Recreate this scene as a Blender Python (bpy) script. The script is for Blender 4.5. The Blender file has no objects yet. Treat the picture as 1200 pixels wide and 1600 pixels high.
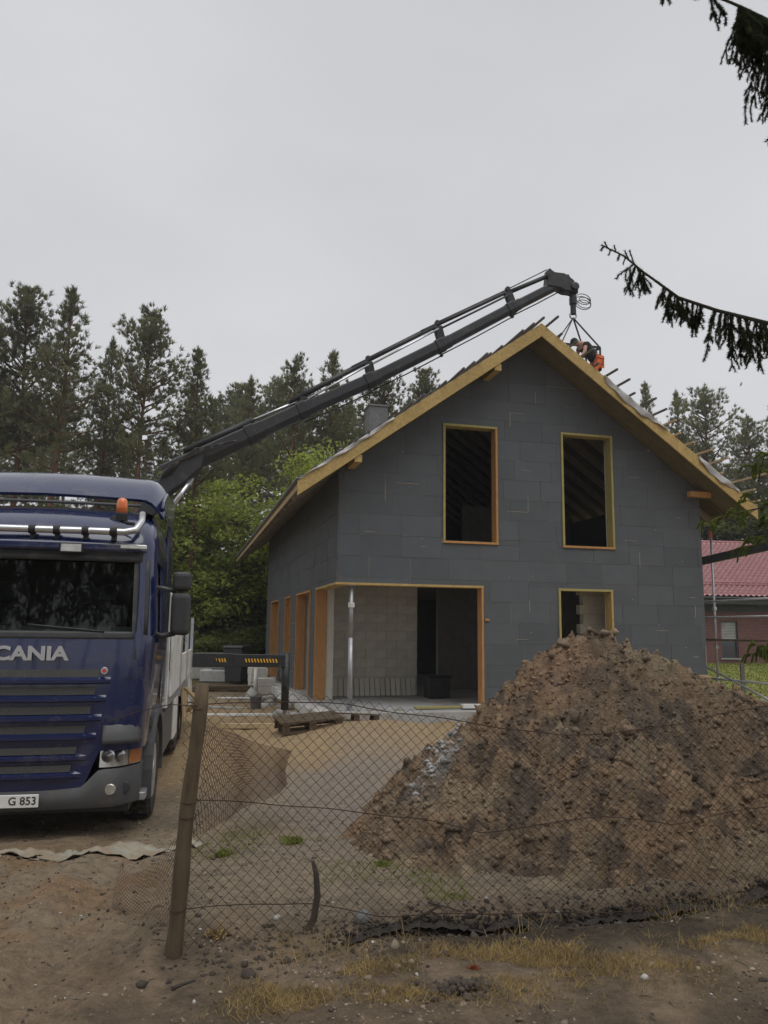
import bpy, math, random
import numpy as np
from mathutils import Vector, Matrix

random.seed(7)
RS = np.random.RandomState(11)
R = math.radians
sc = bpy.context.scene
col = sc.collection

# ------------------------------------------------------------------ camera
EYE = 2.05
PITCH, ROLL = R(8.585), R(0.641)
cam_data = bpy.data.cameras.new('camera')
cam_data.sensor_fit = 'VERTICAL'
cam_data.sensor_height = 36.0
cam_data.sensor_width = 27.0
cam_data.lens = 1239.0 * 36.0 / 1600.0
cam_data.clip_start = 0.05
cam_data.clip_end = 3000
cam = bpy.data.objects.new('camera', cam_data)
cam.matrix_world = Matrix.Translation((0, 0, EYE)) @ Matrix.Rotation(R(90) + PITCH, 4, 'X') @ Matrix.Rotation(ROLL, 4, 'Z')
col.objects.link(cam)
sc.camera = cam

# ------------------------------------------------------------------ world: overcast sky
world = bpy.data.worlds.new('World')
sc.world = world
world.use_nodes = True
wn, wl = world.node_tree.nodes, world.node_tree.links
wn.clear()
SUN_EL, SUN_AZ = R(70), R(150)          # high, behind the camera to the right
sky = wn.new('ShaderNodeTexSky'); sky.sky_type = 'NISHITA'; sky.sun_disc = False
sky.sun_elevation = SUN_EL; sky.sun_rotation = SUN_AZ
sky.air_density = 1.0; sky.dust_density = 4.0
hsv = wn.new('ShaderNodeHueSaturation'); hsv.inputs['Saturation'].default_value = 0.12; hsv.inputs['Value'].default_value = 1.0
tc = wn.new('ShaderNodeTexCoord')
nz = wn.new('ShaderNodeTexNoise'); nz.inputs['Scale'].default_value = 1.6; nz.inputs['Detail'].default_value = 4; nz.inputs['Roughness'].default_value = .45
mp = wn.new('ShaderNodeMapping'); mp.inputs['Scale'].default_value = (1, 1, 2.2)
cr = wn.new('ShaderNodeValToRGB')
cr.color_ramp.elements[0].position = .3; cr.color_ramp.elements[0].color = (5.35, 5.45, 5.75, 1)
cr.color_ramp.elements[1].position = .75; cr.color_ramp.elements[1].color = (6.55, 6.62, 6.80, 1)
mx = wn.new('ShaderNodeMix'); mx.data_type = 'RGBA'; mx.inputs[0].default_value = .93
bg = wn.new('ShaderNodeBackground'); bg.inputs['Strength'].default_value = 0.1
wo = wn.new('ShaderNodeOutputWorld')
wl.new(sky.outputs[0], hsv.inputs['Color'])
wl.new(tc.outputs['Generated'], mp.inputs['Vector']); wl.new(mp.outputs[0], nz.inputs['Vector'])
wl.new(nz.outputs['Fac'], cr.inputs['Fac'])
wl.new(hsv.outputs[0], mx.inputs[6]); wl.new(cr.outputs[0], mx.inputs[7])
wl.new(mx.outputs[2], bg.inputs['Color']); wl.new(bg.outputs[0], wo.inputs['Surface'])

sun_data = bpy.data.lights.new('sun', 'SUN')
sun_data.energy = 1.5; sun_data.angle = R(60); sun_data.color = (1, .98, .95)
sun = bpy.data.objects.new('sun', sun_data)
_d = Vector((math.sin(SUN_AZ) * math.cos(SUN_EL), math.cos(SUN_AZ) * math.cos(SUN_EL), math.sin(SUN_EL)))
sun.rotation_euler = _d.to_track_quat('Z', 'Y').to_euler()
sun.location = (6, -8, 20)
col.objects.link(sun)

vs = sc.view_settings
vs.view_transform = 'Standard'; vs.look = 'None'; vs.exposure = 0.12; vs.gamma = 1.0; vs.use_curve_mapping = False
sc.cycles.max_bounces = 6; sc.cycles.diffuse_bounces = 5; sc.cycles.glossy_bounces = 3
sc.cycles.transmission_bounces = 6; sc.cycles.transparent_max_bounces = 12
sc.cycles.use_denoising = True

# ------------------------------------------------------------------ pixel -> place helper
def ray(px, py):
    a, b = px - 600, py - 800
    a, b = a * math.cos(ROLL) + b * math.sin(ROLL), -a * math.sin(ROLL) + b * math.cos(ROLL)
    x, up = a / 1239.0, -b / 1239.0
    return Vector((x, math.cos(PITCH) - up * math.sin(PITCH), math.sin(PITCH) + up * math.cos(PITCH)))
def at(px, py, Y):
    r = ray(px, py); return r * (Y / r.y) + Vector((0, 0, EYE))

YAW = R(14.183); HX, HY = -1.052, 18.2
def HW(u, v, z):
    return Vector((HX + u * math.cos(YAW) - v * math.sin(YAW), HY + u * math.sin(YAW) + v * math.cos(YAW), z))

# ------------------------------------------------------------------ numpy noise
def _hash(ix, iy, iz, seed):
    h = (ix.astype(np.int64) * 374761393 + iy.astype(np.int64) * 668265263 + iz.astype(np.int64) * 2147483647 + seed * 144665) & 0xffffffff
    h = ((h ^ (h >> 13)) * 1274126177) & 0xffffffff
    h = ((h ^ (h >> 16)) * 2246822519) & 0xffffffff
    return ((h ^ (h >> 15)) & 0xffffff) / float(0xffffff)
def vnoise(x, y, seed=0):
    x = np.asarray(x, float); y = np.asarray(y, float)
    ix, iy = np.floor(x), np.floor(y); fx, fy = x - ix, y - iy
    fx = fx * fx * (3 - 2 * fx); fy = fy * fy * (3 - 2 * fy); z = np.zeros_like(ix)
    a = _hash(ix, iy, z, seed); b = _hash(ix + 1, iy, z, seed); c = _hash(ix, iy + 1, z, seed); d = _hash(ix + 1, iy + 1, z, seed)
    return (a * (1 - fx) + b * fx) * (1 - fy) + (c * (1 - fx) + d * fx) * fy
def fbm(x, y, octv=5, seed=0, gain=.5):
    s = 0; a = 1; t = 0
    for i in range(octv):
        s = s + a * vnoise(np.asarray(x) * 2 ** i + i * 13.7, np.asarray(y) * 2 ** i - i * 7.3, seed + i); t += a; a *= gain
    return s / t
def worley(x, y, seed=0):
    x = np.asarray(x, float); y = np.asarray(y, float)
    ix, iy = np.floor(x), np.floor(y); best = np.full(x.shape, 9.0); z = np.zeros_like(ix)
    for dx in (-1, 0, 1):
        for dy in (-1, 0, 1):
            cx, cy = ix + dx, iy + dy
            px = cx + _hash(cx, cy, z, seed); py = cy + _hash(cx, cy, z + 1, seed)
            best = np.minimum(best, (px - x) ** 2 + (py - y) ** 2)
    return np.sqrt(best)
def sstep(a, b, x):
    t = np.clip((np.asarray(x, float) - a) / (b - a), 0, 1); return t * t * (3 - 2 * t)

# ------------------------------------------------------------------ mesh builder
class MB:
    def __init__(s): s.v = []; s.f = []
    def poly(s, pts):
        n = len(s.v); s.v += [tuple(p) for p in pts]; s.f.append(tuple(range(n, n + len(pts)))); return s
    def box(s, x0, x1, y0, y1, z0, z1):
        n = len(s.v)
        s.v += [(x0, y0, z0), (x1, y0, z0), (x1, y1, z0), (x0, y1, z0), (x0, y0, z1), (x1, y0, z1), (x1, y1, z1), (x0, y1, z1)]
        s.f += [(n, n+3, n+2, n+1), (n+4, n+5, n+6, n+7), (n, n+1, n+5, n+4), (n+1, n+2, n+6, n+5), (n+2, n+3, n+7, n+6), (n+3, n, n+4, n+7)]
        return s
    def prism(s, pts, vec):
        """closed polygon extruded by vec"""
        n = len(s.v); k = len(pts); vec = Vector(vec)
        s.v += [tuple(p) for p in pts] + [tuple(Vector(p) + vec) for p in pts]
        s.f.append(tuple(range(n + k - 1, n - 1, -1))); s.f.append(tuple(range(n + k, n + 2 * k)))
        for i in range(k): j = (i + 1) % k; s.f.append((n + i, n + j, n + k + j, n + k + i))
        return s
    def beam(s, p, q, w, h, up=(0, 0, 1), w2=None, h2=None):
        p, q = Vector(p), Vector(q); d = (q - p).normalized(); up = Vector(up)
        x = d.cross(up)
        if x.length < 1e-4: x = d.cross(Vector((1, 0, 0)))
        x.normalize(); y = x.cross(d); n = len(s.v)
        for c, ww, hh in ((p, w, h), (q, w2 or w, h2 or h)):
            for a, b in ((-1, -1), (1, -1), (1, 1), (-1, 1)): s.v.append(tuple(c + x * (a * ww / 2) + y * (b * hh / 2)))
        s.f += [(n, n+1, n+2, n+3), (n+7, n+6, n+5, n+4)] + [(n + i, n + 4 + i, n + 4 + (i+1) % 4, n + (i+1) % 4) for i in range(4)]
        return s
    def tube(s, pts, r, n=8, cap=True):
        pts = [Vector(p) for p in pts]; k = len(pts)
        rr = r if isinstance(r, (list, tuple)) else [r] * k
        b0 = len(s.v); ref = None
        for i, p in enumerate(pts):
            d = (pts[min(i + 1, k - 1)] - pts[max(i - 1, 0)])
            if d.length < 1e-9: d = Vector((0, 0, 1))
            d.normalize()
            if ref is None: ref = d.orthogonal().normalized()
            x = (ref - d * ref.dot(d))
            x = d.orthogonal().normalized() if x.length < 1e-5 else x.normalized()
            ref = x; y = d.cross(x)
            for j in range(n):
                a = 2 * math.pi * j / n; s.v.append(tuple(p + (x * math.cos(a) + y * math.sin(a)) * rr[i]))
        for i in range(k - 1):
            for j in range(n):
                a = b0 + i * n + j; b = b0 + i * n + (j + 1) % n; s.f.append((a, b, b + n, a + n))
        if cap:
            s.f.append(tuple(b0 + j for j in range(n - 1, -1, -1))); s.f.append(tuple(b0 + (k - 1) * n + j for j in range(n)))
        return s
    def lathe(s, prof, c, axis='Z', n=20):
        """profile of (radius, height) revolved about an axis through c"""
        b0 = len(s.v); c = Vector(c); k = len(prof)
        for r, h in prof:
            for j in range(n):
                a = 2 * math.pi * j / n; x, y = r * math.cos(a), r * math.sin(a)
                o = {'Z': (x, y, h), 'X': (h, x, y), 'Y': (y, h, x)}[axis]
                s.v.append(tuple(c + Vector(o)))
        for i in range(k - 1):
            for j in range(n):
                a = b0 + i * n + j; b = b0 + i * n + (j + 1) % n; s.f.append((a, b, b + n, a + n))
        s.f.append(tuple(b0 + j for j in range(n - 1, -1, -1))); s.f.append(tuple(b0 + (k - 1) * n + j for j in range(n)))
        return s
    def mesh(s, name, m, smooth=False):
        me = bpy.data.meshes.new(name); me.from_pydata(s.v, [], s.f)
        if smooth:
            me.polygons.foreach_set('use_smooth', [True] * len(me.polygons))
        if m: me.materials.append(m)
        return me
    def build(s, name, m, parent=None, smooth=False, bevel=0, seg=1):
        return mobj(name, s.mesh(name, m, smooth), parent, bevel, seg)

def mobj(name, me, parent=None, bevel=0, seg=1):
    o = bpy.data.objects.new(name, me); col.objects.link(o)
    if parent: o.parent = parent
    if bevel:
        b = o.modifiers.new('bevel', 'BEVEL'); b.width = bevel; b.segments = seg; b.limit_method = 'ANGLE'; b.angle_limit = R(35)
    return o
def npmesh(name, V, F, m, smooth=False):
    """numpy verts (n,3) and faces (k,3|4)"""
    me = bpy.data.meshes.new(name); V = np.asarray(V, np.float32); F = np.asarray(F, np.int32); k = F.shape[1]
    me.vertices.add(len(V)); me.vertices.foreach_set('co', V.ravel())
    me.loops.add(F.size); me.loops.foreach_set('vertex_index', F.ravel())
    me.polygons.add(len(F)); me.polygons.foreach_set('loop_start', np.arange(0, F.size, k, dtype=np.int32))
    me.polygons.foreach_set('loop_total', np.full(len(F), k, np.int32))
    if smooth: me.polygons.foreach_set('use_smooth', np.ones(len(F), bool))
    me.update(calc_edges=True); me.validate()
    if m: me.materials.append(m)
    return me
def set_color(me, C):
    a = me.color_attributes.new('col', 'FLOAT_COLOR', 'POINT')
    C = np.asarray(C, np.float32); C4 = np.ones((len(C), 4), np.float32); C4[:, :3] = C
    a.data.foreach_set('color', C4.ravel())
def tag(o, label=None, cat=None, group=None, kind=None):
    if label: o['label'] = label
    if cat: o['category'] = cat
    if group: o['group'] = group
    if kind or cat: o['kind'] = kind or 'thing'
    return o
def empty(name, loc=(0, 0, 0), rz=0, parent=None):
    o = bpy.data.objects.new(name, None); col.objects.link(o); o.location = loc; o.rotation_euler = (0, 0, rz)
    o.empty_display_size = .2
    if parent: o.parent = parent
    return o
def copy_tree(o, parent=None):
    c = o.copy(); col.objects.link(c); c.parent = parent
    for ch in list(o.children): copy_tree(ch, c)
    return c

# ------------------------------------------------------------------ materials
def mat(name, c, rough=.8, metal=0, var=.15, scale=8, stretch=(1, 1, 1), bump=0, bscale=None, rv=0, spec=.5, c2=None, coat=0, detail=5, vcol=False, dirt=None, rgh=.6):
    m = bpy.data.materials.new(name); m.use_nodes = True
    nt = m.node_tree; n, l = nt.nodes, nt.links; b = n['Principled BSDF']
    b.inputs['Roughness'].default_value = rough; b.inputs['Metallic'].default_value = metal
    b.inputs['Specular IOR Level'].default_value = spec
    if coat: b.inputs['Coat Weight'].default_value = coat; b.inputs['Coat Roughness'].default_value = .06
    tc = n.new('ShaderNodeTexCoord'); mp = n.new('ShaderNodeMapping'); mp.inputs['Scale'].default_value = stretch
    l.new(tc.outputs['Object'], mp.inputs['Vector'])
    nz = n.new('ShaderNodeTexNoise'); nz.inputs['Scale'].default_value = scale; nz.inputs['Detail'].default_value = detail; nz.inputs['Roughness'].default_value = rgh
    l.new(mp.outputs[0], nz.inputs['Vector'])
    mr = n.new('ShaderNodeMapRange'); mr.inputs[1].default_value = .25; mr.inputs[2].default_value = .75
    l.new(nz.outputs['Fac'], mr.inputs[0])
    mix = n.new('ShaderNodeMix'); mix.data_type = 'RGBA'
    ca = [x * (1 - var) for x in c]; cb = list(c2) if c2 else [min(1, x * (1 + var)) for x in c]
    mix.inputs[6].default_value = (*ca, 1); mix.inputs[7].default_value = (*cb, 1)
    l.new(mr.outputs[0], mix.inputs[0]); out = mix.outputs[2]
    if vcol:
        at_ = n.new('ShaderNodeVertexColor'); at_.layer_name = 'col'
        mm = n.new('ShaderNodeMix'); mm.data_type = 'RGBA'; mm.blend_type = 'MULTIPLY'; mm.inputs[0].default_value = 1
        l.new(at_.outputs[0], mm.inputs[6]); l.new(out, mm.inputs[7]); out = mm.outputs[2]
    if rv:
        oi = n.new('ShaderNodeObjectInfo'); r2 = n.new('ShaderNodeMapRange'); r2.inputs[3].default_value = 1 - rv; r2.inputs[4].default_value = 1 + rv
        l.new(oi.outputs['Random'], r2.inputs[0])
        hv = n.new('ShaderNodeHueSaturation'); l.new(r2.outputs[0], hv.inputs['Value']); l.new(out, hv.inputs['Color']); out = hv.outputs[0]
    if dirt:
        dc, dlo, dhi, dsc = dirt
        d2 = n.new('ShaderNodeTexNoise'); d2.inputs['Scale'].default_value = dsc; d2.inputs['Detail'].default_value = 7; d2.inputs['Roughness'].default_value = .65
        l.new(tc.outputs['Object'], d2.inputs['Vector'])
        dm = n.new('ShaderNodeMapRange'); dm.inputs[1].default_value = dlo; dm.inputs[2].default_value = dhi; l.new(d2.outputs['Fac'], dm.inputs[0])
        dx = n.new('ShaderNodeMix'); dx.data_type = 'RGBA'; l.new(dm.outputs[0], dx.inputs[0]); l.new(out, dx.inputs[6]); dx.inputs[7].default_value = (*dc, 1); out = dx.outputs[2]
        rm = n.new('ShaderNodeMapRange'); rm.inputs[3].default_value = rough; rm.inputs[4].default_value = max(rough, .75); l.new(dm.outputs[0], rm.inputs[0]); l.new(rm.outputs[0], b.inputs['Roughness'])
    l.new(out, b.inputs['Base Color'])
    if bump:
        bz = n.new('ShaderNodeTexNoise'); bz.inputs['Scale'].default_value = bscale or scale * 4; bz.inputs['Detail'].default_value = 6; bz.inputs['Roughness'].default_value = .65
        l.new(mp.outputs[0], bz.inputs['Vector'])
        bp = n.new('ShaderNodeBump'); bp.inputs['Strength'].default_value = 1; bp.inputs['Distance'].default_value = bump
        l.new(bz.outputs['Fac'], bp.inputs['Height']); l.new(bp.outputs[0], b.inputs['Normal'])
    return m
def leafmat(name, c, var=.35, trans=.35, rv=.12, scale=1.2):
    m = bpy.data.materials.new(name); m.use_nodes = True
    n, l = m.node_tree.nodes, m.node_tree.links; n.remove(n['Principled BSDF']); o = n['Material Output']
    tc = n.new('ShaderNodeTexCoord'); nz = n.new('ShaderNodeTexNoise'); nz.inputs['Scale'].default_value = scale; nz.inputs['Detail'].default_value = 3
    l.new(tc.outputs['Object'], nz.inputs['Vector'])
    mr = n.new('ShaderNodeMapRange'); mr.inputs[1].default_value = .3; mr.inputs[2].default_value = .7; l.new(nz.outputs['Fac'], mr.inputs[0])
    mix = n.new('ShaderNodeMix'); mix.data_type = 'RGBA'
    mix.inputs[6].default_value = (c[0] * (1 - var), c[1] * (1 - var), c[2] * (1 - var), 1); mix.inputs[7].default_value = (c[0] * (1 + var), c[1] * (1 + var * .8), c[2], 1)
    l.new(mr.outputs[0], mix.inputs[0])
    oi = n.new('ShaderNodeObjectInfo'); r2 = n.new('ShaderNodeMapRange'); r2.inputs[3].default_value = 1 - rv; r2.inputs[4].default_value = 1 + rv; l.new(oi.outputs['Random'], r2.inputs[0])
    hv = n.new('ShaderNodeHueSaturation'); l.new(r2.outputs[0], hv.inputs['Value']); l.new(mix.outputs[2], hv.inputs['Color'])
    d = n.new('ShaderNodeBsdfDiffuse'); t = n.new('ShaderNodeBsdfTranslucent'); ms = n.new('ShaderNodeMixShader'); ms.inputs[0].default_value = trans
    l.new(hv.outputs[0], d.inputs['Color']); l.new(hv.outputs[0], t.inputs['Color'])
    l.new(d.outputs[0], ms.inputs[1]); l.new(t.outputs[0], ms.inputs[2]); l.new(ms.outputs[0], o.inputs['Surface'])
    return m
def glassmat(name, tint=(.5, .55, .53), rough=.02, ior=1.5):
    m = bpy.data.materials.new(name); m.use_nodes = True
    n, l = m.node_tree.nodes, m.node_tree.links; n.remove(n['Principled BSDF']); o = n['Material Output']
    g = n.new('ShaderNodeBsdfGlossy'); g.inputs['Roughness'].default_value = rough
    t = n.new('ShaderNodeBsdfTransparent'); t.inputs['Color'].default_value = (*tint, 1)
    f = n.new('ShaderNodeFresnel'); f.inputs['IOR'].default_value = ior; ms = n.new('ShaderNodeMixShader')
    l.new(f.outputs[0], ms.inputs[0]); l.new(t.outputs[0], ms.inputs[1]); l.new(g.outputs[0], ms.inputs[2]); l.new(ms.outputs[0], o.inputs['Surface'])
    return m

M = {}
M['eps'] = mat('graphite_foam', (.101, .110, .118), .85, var=.09, scale=2.2, rv=.08, bump=.002, bscale=60, spec=.3, dirt=((.17, .17, .165), .64, .95, 1.3))
M['foam'] = mat('joint_foam', (.36, .32, .27), .9, var=.35, scale=1.5)
M['aac'] = mat('aerated_concrete', (.60, .575, .51), .95, var=.12, scale=4, rv=.07, bump=.004, bscale=40)
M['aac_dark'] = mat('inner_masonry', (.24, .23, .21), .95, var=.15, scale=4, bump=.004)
M['concrete'] = mat('grey_concrete', (.36, .36, .35), .9, var=.14, scale=2.5, bump=.004, bscale=30, dirt=((.27, .22, .16), .52, .72, 2.2))
M['wood_y'] = mat('yellow_timber', (.45, .31, .10), .75, var=.25, scale=7, stretch=(2, 2, 2), rv=.08, bump=.001, c2=(.55, .39, .15), dirt=((.20, .115, .04), .66, .80, 6))
M['wood_o'] = mat('orange_timber', (.46, .235, .085), .75, var=.2, scale=4, stretch=(6, 6, 1), rv=.08, bump=.001, dirt=((.24, .11, .04), .64, .78, 6))
M['wood_g'] = mat('green_timber', (.34, .29, .105), .75, var=.2, scale=4, stretch=(6, 6, 1), rv=.06)
M['wood_dk'] = mat('grey_batten', (.13, .12, .11), .85, var=.2, scale=6, rv=.15)
M['wood_lt'] = mat('pale_batten', (.46, .36, .21), .8, var=.18, scale=6, rv=.12)
M['wood_old'] = mat('old_timber', (.095, .068, .040), .9, var=.45, scale=5, stretch=(4, 4, 1), bump=.006, bscale=18, rv=.12)
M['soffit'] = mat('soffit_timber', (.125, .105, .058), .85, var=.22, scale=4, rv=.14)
M['membrane'] = mat('roof_membrane', (.27, .27, .28), .55, var=.15, scale=3, bump=.01, bscale=5)
M['film'] = mat('torn_membrane', (.42, .41, .40), .45, var=.15, scale=4, bump=.012, bscale=9)
M['steel'] = mat('galvanised_steel', (.42, .43, .45), .45, .7, var=.2, scale=9)
M['rustmesh'] = mat('bright_rusty_wire', (.125, .070, .042), .9, .1, var=.4, scale=6)
M['rustwire'] = mat('rusty_wire', (.055, .034, .024), .85, .2, var=.4, scale=6)
M['black'] = mat('black_steel', (.028, .029, .031), .5, .2, var=.2, scale=6, dirt=((.09, .085, .08), .55, .8, 5))
M['boom'] = mat('dark_grey_boom_paint', (.030, .031, .034), .42, .1, var=.2, scale=5, dirt=((.085, .082, .08), .55, .8, 4))
M['rod'] = mat('chromed_rod', (.62, .63, .65), .22, .9, var=.06)
M['rubber'] = mat('black_rubber', (.022, .022, .022), .8, var=.3, scale=9, dirt=((.16, .13, .10), .5, .7, 6))
M['blue'] = mat('dark_blue_truck_paint', (.0055, .0125, .066), .22, .0, var=.05, scale=2, spec=.6, coat=.7, dirt=((.085, .078, .078), .54, .95, 3))
M['grey_pl'] = mat('grey_plastic', (.078, .081, .085), .5, var=.1, scale=6, dirt=((.13, .115, .098), .52, .85, 5))
M['dark_pl'] = mat('dark_plastic', (.035, .036, .038), .55, var=.15, scale=6, dirt=((.12, .11, .10), .55, .85, 5))
M['grille'] = mat('dusty_grille_mesh', (.075, .076, .072), .7, var=.35, scale=55)
M['chrome'] = mat('brushed_chrome', (.62, .62, .63), .25, .85, var=.08)
M['white'] = mat('white_paint', (.66, .66, .64), .5, var=.08, scale=3, dirt=((.33, .28, .22), .5, .8, 2.5))
M['plate'] = mat('plate_white', (.72, .72, .69), .45, var=.06)
M['ink'] = mat('black_print', (.012, .012, .014), .6, var=.05)
M['amber'] = mat('amber_lens', (.42, .15, .05), .25, var=.1, coat=.4)
M['orange'] = mat('orange_lens', (.70, .17, .04), .2, var=.1, coat=.5)
M['lens'] = mat('clear_lamp_lens', (.50, .50, .46), .12, .55, var=.25, scale=25, coat=.8)
M['glass'] = glassmat('windscreen_glass', (.46, .52, .49))
M['pane'] = mat('dark_window_pane', (.05, .055, .06), .08, var=.2, spec=.7)
M['yellow'] = mat('yellow_marking', (.72, .40, .02), .5, var=.1)
M['red'] = mat('red_marking', (.55, .06, .05), .5, var=.1)
M['cabin'] = mat('grey_cab_trim', (.055, .062, .058), .8, var=.2)
M['soil'] = mat('bare_soil', (1, 1, 1), .97, var=.55, scale=11, bump=.07, bscale=34, vcol=True, spec=.15, c2=(1.42, 1.40, 1.36), detail=10, rgh=.78)
M['heap'] = mat('heap_soil', (1, 1, 1), .97, var=.5, scale=9, bump=.07, bscale=26, vcol=True, spec=.15, c2=(1.5, 1.47, 1.42), detail=10, rgh=.74)
M['clod'] = mat('soil_clod', (1, 1, 1), .97, var=.35, scale=20, bump=.02, bscale=50, vcol=True, c2=(1.25, 1.22, 1.18), spec=.15, detail=6)
M['sand_clod'] = mat('sandy_crumb', (.22, .17, .125), .97, var=.5, scale=3, c2=(.36, .29, .22), spec=.15)
M['pebble'] = mat('pale_stone', (.42, .40, .37), .85, var=.4, scale=2)
M['lime'] = mat('spilled_plaster', (.34, .34, .33), .9, var=.3, scale=6, bump=.02, bscale=20)
M['bark_p'] = mat('pine_bark', (.135, .068, .042), .95, var=.4, scale=3, stretch=(3, 3, .7), bump=.03, rv=.2)
M['bark_d'] = mat('dark_bark', (.07, .058, .045), .95, var=.35, scale=4, stretch=(3, 3, .7), bump=.02, rv=.15)
M['bark_pale'] = mat('pale_branch_bark', (.20, .15, .09), .9, var=.3, scale=5)
M['needle'] = leafmat('pine_needles', (.170, .180, .118), trans=.40, rv=.22, scale=.8)
M['spruce'] = leafmat('spruce_needles', (.060, .076, .044), trans=.28, scale=6, rv=0)
M['fresh'] = leafmat('fresh_spruce_tips', (.16, .22, .045), trans=.4, scale=5, rv=0)
M['leaf'] = leafmat('bright_leaves', (.32, .385, .105), trans=.50, scale=1.0)
M['leaf_dk'] = leafmat('dark_leaves', (.135, .165, .058), trans=.45, scale=1.0)
M['weed'] = leafmat('weed_green', (.17, .20, .055), trans=.35, scale=6)
M['straw'] = leafmat('dry_grass', (.335, .255, .135), trans=.25, scale=4, var=.3)
M['redleaf'] = leafmat('reddish_leaves', (.30, .085, .045), trans=.3, scale=9)
M['lawn'] = mat('lawn_green', (.17, .185, .035), .95, var=.3, scale=1.2, bump=.03, bscale=25)
M['tile'] = mat('red_roof_tile', (.34, .145, .15), .32, var=.14, scale=3, c2=(.42, .19, .195))
M['plastic_dk'] = mat('dark_bin_plastic', (.035, .038, .04), .5, var=.15)
M['skin'] = mat('skin', (.50, .29, .21), .6, var=.05)
M['shirt'] = mat('black_cotton', (.022, .022, .025), .9, var=.2)
M['hiviz'] = mat('orange_workwear', (.62, .13, .035), .8, var=.12)
M['rafter'] = mat('inner_rafter', (.36, .32, .25), .85, var=.2, scale=5, rv=.1)
M['sling'] = mat('grey_sling', (.085, .085, .08), .9, var=.2)
M['clay'] = mat('pale_clay_lumps', (.36, .35, .32), .9, var=.2, scale=5, bump=.03, bscale=9)
def brickmat():
    m = mat('red_brick', (.2, .08, .07), .9)
    n, l = m.node_tree.nodes, m.node_tree.links; b = n['Principled BSDF']
    t = n.new('ShaderNodeTexBrick'); t.inputs['Scale'].default_value = 1; t.inputs['Brick Width'].default_value = .25; t.inputs['Row Height'].default_value = .075
    t.inputs['Mortar Size'].default_value = .008; t.inputs['Color1'].default_value = (.17, .058, .052, 1); t.inputs['Color2'].default_value = (.11, .042, .042, 1); t.inputs['Mortar'].default_value = (.19, .14, .13, 1)
    tc = n.new('ShaderNodeTexCoord'); mp = n.new('ShaderNodeMapping'); mp.inputs['Rotation'].default_value = (R(90), 0, 0)
    l.new(tc.outputs['Object'], mp.inputs['Vector']); l.new(mp.outputs[0], t.inputs['Vector']); l.new(t.outputs['Color'], b.inputs['Base Color'])
    return m
M['brick'] = brickmat()
M['chimney'] = mat('dusty_grey_brick', (.16, .16, .16), .95, var=.25, scale=7, bump=.01)
# ================================================================== GROUND
def ground_base(x, y):
    x = np.asarray(x, float); y = np.asarray(y, float)
    h = .30 * sstep(9.5, 5.6, y)
    # the lane the truck stands in lies lower
    h = h - .02 * sstep(-.9, -2.2, x) * sstep(5.4, 7.0, y) * sstep(24, 18, y)
    # lift towards the far right lawn and the wood
    h = h + .46 * sstep(24, 42, y) * sstep(-2, 14, x) + .15 * sstep(26, 45, y)
    # loose sand banked in front of the house
    h = h + .20 * np.exp(-(((x + .35) / 1.15) ** 2 + ((y - 16.2) / .9) ** 2))
    h = h + .13 * np.exp(-(((x - 1.6) / 1.9) ** 2 + ((y - 16.3) / 1.0) ** 2))
    h = h + .05 * sstep(12, 16, y) * sstep(24, 19, y) * sstep(-3.2, -1.5, x)
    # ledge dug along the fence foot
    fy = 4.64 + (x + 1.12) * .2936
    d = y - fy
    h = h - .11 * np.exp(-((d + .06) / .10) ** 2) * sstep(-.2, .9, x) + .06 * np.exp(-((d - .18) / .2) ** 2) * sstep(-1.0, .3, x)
    return h
def ground_h(x, y):
    h = ground_base(x, y)
    far = sstep(60, 20, y)
    h = h + far * (.10 * (fbm(x * .45, y * .45, 3, 5) - .5) + .085 * (fbm(x * 2.1, y * 2.1, 4, 9) - .5))
    h = h + .034 * (fbm(x * 9, y * 9, 3, 21) - .5) * sstep(22, 9, y)
    # tyre ruts swinging out of the lane
    for off in (-3.0, -2.75, -2.2, -1.95):
        cx = off + .25 * (y - 6) + .9 * sstep(7.0, 4.0, y)
        w = sstep(2.5, 4, y) * sstep(8.6, 7.4, y)
        h = h - .055 * w * np.exp(-((x - cx) / .13) ** 2) + .038 * w * np.exp(-((x - cx - .24) / .1) ** 2)
        h = h + .014 * w * np.exp(-((x - cx) / .16) ** 2) * np.sin(y * 42 + x * 18)
    return h
def gh(x, y): return float(ground_h(np.array([x]), np.array([y]))[0])

xs = np.concatenate([-np.geomspace(4.2, 220, 60)[::-1], np.arange(-4.15, 4.6, .045), np.geomspace(4.65, 220, 60)])
ys = np.concatenate([np.linspace(-40, 2.3, 12), np.geomspace(2.4, 60, 300), np.geomspace(61, 600, 30)])
X, Y = np.meshgrid(xs, ys); X = X.ravel(); Y = Y.ravel()
Z = ground_h(X, Y)
nx, ny = len(xs), len(ys)
I = np.arange(nx * (ny - 1)).reshape(ny - 1, nx)[:, :-1].ravel()
F = np.stack([I, I + 1, I + 1 + nx, I + nx], 1)
gme = npmesh('ground', np.stack([X, Y, Z], 1), F, M['soil'], True)
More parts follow.
